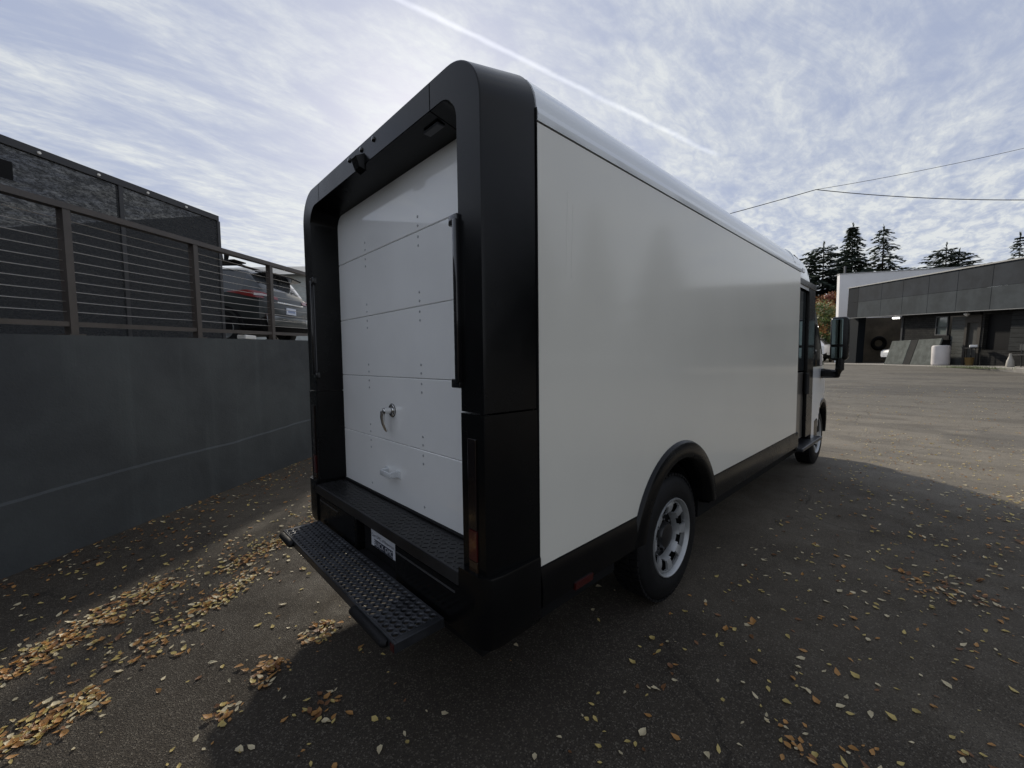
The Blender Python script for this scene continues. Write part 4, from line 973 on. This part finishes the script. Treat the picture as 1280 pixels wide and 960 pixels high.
BARK = mat('bark', (.05, .04, .032), .9, var=.3, vscale=4)
FIRM = foliage_mat('fir_needles', (.030, .045, .030)); CEDM = foliage_mat('cedar_needles', (.034, .050, .036))
def conifer(name, label, loc, h, rad, seed, kind='fir', group='conifers beyond the buildings', base=.08):
    rn = random.Random(seed); root = thing(name, label, 'tree', loc, rn.uniform(0, 6), group)
    m = MB(); m.tube([(0, 0, h*i/8) for i in range(9)], [max(.03, rad*.055*(1-i/8.2)) for i in range(9)], 8); m.build('trunk', BARK, root, smooth=True)
    vs, fs = [], []
    def spray(p, d, ln, wd, drop):
        n_ = Vector((-d.y, d.x, 0)); n_ = n_.normalized() if n_.length > 1e-4 else Vector((1, 0, 0))
        i = len(vs); t_ = rn.uniform(-.3, .3)
        vs.extend([p, p+d*ln*.5+n_*wd+Vector((0, 0, t_*wd-drop*.4)), p+d*ln+Vector((0, 0, -drop)), p+d*ln*.5-n_*wd+Vector((0, 0, -t_*wd-drop*.5))]); fs.append((i, i+1, i+2, i+3))
    z = h*base
    while z < h*.985:
        u = z/h
        if kind == 'fir': L0 = rad*(1-u)**.85*(.85+.15*math.sin(z*3))
        elif kind == 'loose': L0 = rad*((1-u)**.75)*rn.uniform(.55, 1.1)
        else: L0 = rad*(1-u**2.6)**.8*rn.uniform(.6, 1.08)
        nb = max(4, int((7 if kind == 'fir' else 5)+L0*.8))
        a0 = rn.uniform(0, 6.28)
        for b in range(nb):
            a = a0+6.283*b/nb+rn.uniform(-.3, .3); L1 = L0*rn.uniform(.65, 1.12)+.12
            el = rn.uniform(.0, .35) if kind == 'fir' else (rn.uniform(.15, .5) if kind != 'loose' else rn.uniform(-.05, .35))
            dr = Vector((math.cos(a), math.sin(a), 0)); n_s = max(3, int(L1/(.22 if kind == 'fir' else .24)))
            for s in range(1, n_s+1):
                t_ = s/n_s
                if t_ < .18 and rn.random() < .6: continue
                p = dr*L1*t_+Vector((0, 0, z+L1*(el*t_-.42*t_*t_*(1 if kind != 'cedar' else .45))))
                for q_ in (-1, 0, 1):
                    ang = a+q_*rn.uniform(.5, 1.0); dd = Vector((math.cos(ang), math.sin(ang), 0))
                    spray(p, dd, (.48+.14*L1)*rn.uniform(.6, 1.2)*(1.1-.45*t_), .10+.030*L1*rn.uniform(.6, 1.2), rn.uniform(.03, .22))
        z += h*(.020 if kind == 'fir' else .030)*rn.uniform(.7, 1.3)*(1.15-.5*u)
    for _ in range(14): spray(Vector((0, 0, h*rn.uniform(.94, 1.0))), Vector((rn.uniform(-.3, .3), rn.uniform(-.3, .3), 1)).normalized(), .5, .06, 0)
    me = bpy.data.meshes.new('crown'); me.from_pydata([tuple(v) for v in vs], [], fs); me.materials.append(FIRM if kind == 'fir' else CEDM)
    link('crown', me, root)
    return root
def at_az(px_, D): d = dep(px_, 450, D); return d.x, d.y
def ctree(name, label, px_, ytop, D, rad, seed, kind, base=.08):
    x, y = at_az(px_, D); zt = dep(px_, ytop, D).z; zb = gz(x, y); return conifer(name, label, (x, y, zb), zt-zb, rad, seed, kind, base=base)
ctree('fir_tree', 'densest cone-shaped fir, middle of the trees behind the white building', 1060, 284, 46, 4.6, 5, 'fir')
ctree('fir_tree', 'open fir with wide gaps, rightmost above the white building', 1098, 286, 47, 5.4, 9, 'loose')
ctree('cedar_tree', 'bushy cedar with drooping tips between van cab and white building', 1025, 308, 40, 5.0, 12, 'cedar')
ctree('cedar_tree', 'broad flat-topped cedar crown showing alone above the canopy', 1176, 309, 50, 6.0, 21, 'cedar', .3)
ctree('cedar_tree', 'lower cedar crown leaning right beside the flat-topped one', 1192, 316, 51, 5.0, 22, 'cedar', .3)
ctree('fir_tree', 'thin pale fir top at the far right above the canopy', 1266, 295, 52, 3.2, 31, 'loose')
ctree('fir_tree', 'dark fir cut by the right edge of the picture', 1290, 296, 50, 4.5, 33, 'fir')
for i, (az, D_, h_) in enumerate(((-24, 44, 14), (-33, 50, 19), (-41, 38, 16), (-49, 35, 15), (-58, 40, 17))):
    conifer('fir_tree', ['tall fir beyond the right edge of the lot, nearest the workshop', 'tallest fir beyond the right edge of the lot', 'short fir far beyond the right edge of the lot', 'second fir from the far end of the row right of the lot', 'fir at the far end of the row right of the lot'][i], (CAM.x+D_*math.cos(R(az)), CAM.y+D_*math.sin(R(az)), 1.0), h_, 5.5, 60+i, 'fir', 'trees right of the lot')

def shrub(name, label, loc, rx, h, seed, cols):
    rn = random.Random(seed); root = thing(name, label, 'tree', loc, 0, 'autumn trees behind the van cab')
    m = MB()
    for k in range(5):
        a = rn.uniform(0, 6.28); m.tube([(0, 0, 0), (.2*math.cos(a)*rx, .2*math.sin(a)*rx, h*.4), (.5*math.cos(a)*rx, .5*math.sin(a)*rx, h*.8)], [.10, .06, .02], 6)
    m.build('trunk', BARK, root)
    vs, fs, mi = [], [], []
    cl = [(Vector((rn.gauss(0, .45)*rx, rn.gauss(0, .45)*rx, h*rn.uniform(.15, .95))), rn.uniform(.35, .8), rn.randrange(len(cols))) for _ in range(46)]
    for c, r_, k in cl:
        for _ in range(60):
            p = c+Vector((rn.gauss(0, .5), rn.gauss(0, .5), rn.gauss(0, .42)))*r_
            a = Vector((rn.uniform(-1, 1), rn.uniform(-1, 1), rn.uniform(-1, 1))).normalized()*.11; b = a.orthogonal().normalized()*.07
            i = len(vs); vs.extend([p-a, p+b, p+a, p-b]); fs.append((i, i+1, i+2, i+3)); mi.append(k)
    me = bpy.data.meshes.new('crown'); me.from_pydata([tuple(v) for v in vs], [], fs)
    for c in cols: me.materials.append(c)
    me.polygons.foreach_set('material_index', mi); link('crown', me, root)
AUT = [foliage_mat('leaf_red', (.20, .06, .035)), foliage_mat('leaf_orange', (.28, .12, .04)), foliage_mat('leaf_green', (.075, .11, .03)), foliage_mat('leaf_yellow', (.20, .17, .05))]
for i, (px_, yt, D_, rx, cs_, lb) in enumerate(((1030, 366, 36, 1.3, [AUT[0], AUT[1]], 'red and orange autumn tree behind the van cab'), (1038, 385, 33, 1.0, [AUT[2], AUT[3]], 'yellow-green shrub below the red autumn tree'), (1021, 378, 34, 1.1, [AUT[2], AUT[3], AUT[1]], 'green and gold shrub nearest the van cab'), (1047, 372, 39, 1.3, [AUT[0], AUT[3]], 'red and yellow autumn tree next to the white building'))):
    x, y = at_az(px_, D_); z = dep(px_, yt, D_).z; shrub('autumn_tree', lb, (x, y, 1.0), rx, z-1.0, 80+i, cs_)

def deciduous(name, label, loc, seed):
    rn = random.Random(seed); root = thing(name, label, 'tree', loc, 0)
    m = MB(); m.tube([(0, 0, 0), (.05, .02, 1.6), (-.05, .05, 3.4), (.05, 0, 5.4), (0, .1, 6.8)], [.14, .12, .09, .05, .015], 8); tips = []
    for k in range(22):
        z0 = rn.uniform(2.6, 6.2); a = rn.uniform(0, 6.283); L1 = rn.uniform(1.0, 2.3)*(1-.25*(z0-2.6)/3.6)
        P = [Vector((0, 0, z0))]
        for s in range(1, 5):
            t_ = s/4; P.append(Vector((math.cos(a)*L1*t_, math.sin(a)*L1*t_, z0+L1*(.65*t_))) + Vector((rn.gauss(0, .08), rn.gauss(0, .08), rn.gauss(0, .06))))
        m.tube(P, [.035, .028, .02, .013, .006], 5); tips += P[1:]
    m.build('trunk', BARK, root, smooth=True)
    vs, fs = [], []
    for p0 in tips:
        if rn.random() < .25: continue
        for _ in range(30):
            p = p0+Vector((rn.gauss(0, .26), rn.gauss(0, .26), rn.gauss(0, .22)))
            a = Vector((rn.uniform(-1, 1), rn.uniform(-1, 1), rn.uniform(-1, 1))).normalized()*rn.uniform(.04, .07); b = a.orthogonal().normalized()*.035
            i = len(vs); vs.extend([tuple(p-a), tuple(p+b), tuple(p+a), tuple(p-b)]); fs.append((i, i+1, i+2, i+3))
    me = bpy.data.meshes.new('crown'); me.from_pydata(vs, [], fs); me.materials.append(AUT[3]); link('crown', me, root)
hr_ = random.Random(4); hv, hf = [], []
for _ in range(5200):
    t_ = hr_.random(); p = Vector((43, 11, 1.0)).lerp(Vector((14, 44, 1.2)), t_)
    hh = 3.0+.8*math.sin(t_*23)+.5*math.sin(t_*57)
    p += Vector((hr_.gauss(0, .7), hr_.gauss(0, .7), hh*hr_.random()**.8)); a = Vector((hr_.uniform(-1, 1), hr_.uniform(-1, 1), hr_.uniform(-1, 1))).normalized()*.38; b = a.orthogonal().normalized()*.24
    i = len(hv); hv.extend([tuple(p-a), tuple(p+b), tuple(p+a), tuple(p-b)]); hf.append((i, i+1, i+2, i+3))
me = bpy.data.meshes.new('hedge'); me.from_pydata(hv, [], hf); me.materials.append(CEDM); tag(link('hedge', me), 'long dark hedge closing the far side of the lot behind the van', 'hedge')
deciduous('dapple_tree', 'half-bare yellow tree added unseen behind the van to dapple the sunlight', (7.1, 14.1, 1.6), 5)  # unseen tree, added on the deck to break up the sunlight

# ------------------------------------------------------------------ fallen leaves
def leaf_mat(name, c):
    m = bpy.data.materials.new(name); m.use_nodes = True; t = m.node_tree; b = t.nodes['Principled BSDF']
    ob = N(t, 'ShaderNodeTexCoord').outputs['Object']; inf = N(t, 'ShaderNodeObjectInfo')
    nz = noise(t, ob, 30, 4, .6).outputs[0]
    t.links.new(mixc(t, maprange(t, nz, .35, .72), tuple(c), tuple(x*.68 for x in c)), b.inputs['Base Color'])
    b.inputs['Roughness'].default_value = .52; b.inputs['Specular IOR Level'].default_value = .4
    tr = N(t, 'ShaderNodeBsdfTranslucent'); tr.inputs[0].default_value = tuple(c)+(1,)
    mx = N(t, 'ShaderNodeMixShader'); mx.inputs[0].default_value = .3
    t.links.new(b.outputs[0], mx.inputs[1]); t.links.new(tr.outputs[0], mx.inputs[2]); t.links.new(mx.outputs[0], t.nodes['Material Output'].inputs[0])
    return m
LEAFC = [('yellow', (.68, .53, .19)), ('pale tan', (.80, .69, .45)), ('golden brown', (.54, .28, .09)), ('brown', (.24, .115, .05))]
LEAFM = [leaf_mat('leaf_'+n_.replace(' ', '_'), c) for n_, c in LEAFC]
def leaf_shape(rn):
    l, w = 1.0, rn.uniform(.18, .38); cu, fo = rn.uniform(-.15, .55), rn.uniform(.02, .34); tw = rn.uniform(-.3, .3)
    mid = [(-.5, 0), (-.2, 0), (.12, 0), (.5, 0)]
    z = lambda u, v: cu*(u+.1)**2*1.4+fo*abs(v)*2+tw*u*v*4
    P = [(-.5, 0), (-.22, w*.92), (.1, w*.78), (.5, 0), (.1, -w*.78), (-.22, -w*.92), (-.2, 0), (.12, 0), (-.72, .02)]
    V = [Vector((u, v, z(u, v))) for u, v in P]
    F = [(0, 6, 1), (6, 7, 2, 1), (7, 3, 2), (0, 5, 6), (6, 5, 4, 7), (7, 4, 3)]
    mz = min(v.z for v in V)
    return [v-Vector((0, 0, mz)) for v in V[:8]], F
LR = random.Random(11)
SHAPES = [leaf_shape(LR) for _ in range(12)]
leaves = []     # x, y, size, rot, tilt, shape, colour
def add_leaf(x, y, col=None, lift=0.0):
    if .05 < x < 7.1 and .0 < y < W and LR.random() < .93: return
    o = (Vector((x, y, 0))-WA).dot(WN)
    if o > -.035: return
    c = col if col is not None else LR.choices((0, 1, 2, 3), (.36, .34, .2, .1))[0]
    leaves.append((x, y, LR.uniform(.018, .048)*(1 if LR.random() < .8 else .6), LR.uniform(0, 6.283), (LR.gauss(0, .14), LR.gauss(0, .14)), LR.randrange(12), c, lift))
def streak(a, b, wd, n, cols=(.26, .20, .38, .16), pw=1.0):
    a, b = Vector(a), Vector(b); d = (b-a); nn = Vector((-d.y, d.x)).normalized()
    for _ in range(n):
        t_ = LR.random(); p = a+d*t_+nn*LR.gauss(0, wd)*(.6+.8*LR.random())
        add_leaf(p.x, p.y, LR.choices((0, 1, 2, 3), cols)[0], LR.uniform(0, .006))
streak((-1.75, 1.80), (-.74, 2.66), .08, 640); streak((-.45, 2.50), (-.02, 2.77), .055, 190); streak((-.10, 2.75), (1.2, 3.85), .09, 300)
streak((-1.50, 1.42), (-1.08, 1.58), .06, 330); streak((-1.0, 1.72), (-.55, 2.15), .07, 130); streak((-.62, 2.05), (-.25, 2.35), .06, 150)
streak((-.55, 1.10), (-.40, 1.20), .05, 70, (.1, .1, .5, .3)); streak((-.26, 1.22), (-.12, 1.36), .05, 70, (.2, .2, .4, .2)); streak((-.72, .98), (-.60, 1.06), .04, 30)
streak((-.42, .72), (-.30, .8), .04, 25, (.2, .1, .4, .3)); streak((-1.35, 1.9), (-.1, 3.0), .25, 260)
for s in [LR.uniform(-3, 9) for _ in range(420)]:                    # drift along the wall foot
    p = wp(s, -.04-abs(LR.gauss(0, .05)), 0); add_leaf(p.x, p.y, LR.choices((0, 1, 2, 3), (.15, .15, .35, .35))[0])
for s in [LR.uniform(-2, 3) for _ in range(260)]:
    p = wp(s, -.15-abs(LR.gauss(0, .28)), 0); add_leaf(p.x, p.y, LR.choices((0, 1, 2, 3), (.05, .05, .4, .5))[0])
streak((.86, -.80), (1.04, -.72), .05, 22, (.3, .2, .4, .1)); streak((2.75, -1.28), (3.1, -1.02), .16, 110, (.15, .2, .4, .25)); streak((.93, -.95), (1.10, -.90), .04, 12)
streak((4.6, -2.4), (6.0, -1.6), .25, 260, (.4, .4, .15, .05)); streak((3.2, -1.4), (5.2, -1.6), .35, 160)
for _ in range(2500):
    x = LR.uniform(.2, 9.5); y = LR.uniform(-4.6, -.05); add_leaf(x, y)
for _ in range(330):
    x = LR.uniform(-.9, 3.2); y = LR.uniform(-1.6, .9); add_leaf(x, y)
for _ in range(1500):
    x = LR.uniform(5, 17); y = LR.uniform(-6, 2.5); add_leaf(x, y)
for _ in range(1100):
    x = LR.uniform(-2.0, 1.5); y = LR.uniform(.2, 5.5); add_leaf(x, y)
def vis(x, y):
    d = Vector((x, y, gz(x, y)))-CAM; z = d.dot(fwd)
    if z < .1: return None
    u, v = 640+FPX*d.dot(r2)/z, 480-FPX*d.dot(u2)/z
    return z if (-10 < u < 1290 and v < 975) else None
order = []
for i, lf in enumerate(leaves):
    z = vis(lf[0], lf[1])
    order.append((lf[2]/z if z else 0, i))
order.sort(reverse=True)
single = set(i for _, i in order[:300])
MESHES = {}
for k, (V, F) in enumerate(SHAPES):
    for c in range(4):
        me = bpy.data.meshes.new('fallen_leaf'); me.from_pydata([tuple(v) for v in V], [], F); me.materials.append(LEAFM[c])
        for p in me.polygons: p.use_smooth = True
        MESHES[k, c] = me
vs, fs, mi = [], [], []
for i, (x, y, sz, rot, tilt, k, c, lift) in enumerate(leaves):
    z = gz(x, y)+.004+lift
    M_ = Matrix.Translation((x, y, z)) @ Matrix.Rotation(rot, 4, 'Z') @ Matrix.Rotation(tilt[0], 4, 'X') @ Matrix.Rotation(tilt[1], 4, 'Y') @ Matrix.Scale(sz, 4)
    if i in single:
        o = bpy.data.objects.new('fallen_leaf', MESHES[k, c]); COL.objects.link(o); o.matrix_world = M_
        side = 'right of the van' if y < -.0 and x > -.2 else ('behind the van\'s rear step' if x > -.9 and y < 1.3 else 'between the van and the dark wall')
        tag(o, '%s fallen leaf on the asphalt %s' % (LEAFC[c][0], side), 'leaf', 'fallen %s leaves %s' % (LEAFC[c][0], side))
    else:
        V, F = SHAPES[k]; b = len(vs)
        vs.extend([tuple(M_ @ v) for v in V]); fs.extend([tuple(j+b for j in f) for f in F]); mi.extend([c]*len(F))
me = bpy.data.meshes.new('leaf_litter'); me.from_pydata(vs, [], fs)
for c in LEAFM: me.materials.append(c)
me.polygons.foreach_set('material_index', mi)
for p in me.polygons: p.use_smooth = True
tag(link('leaf_litter', me), 'scattered yellow and brown leaves over the rest of the lot', 'leaves', kind='stuff')

for o in list(bpy.data.objects):
    if '_world' in o.keys(): del o['_world']
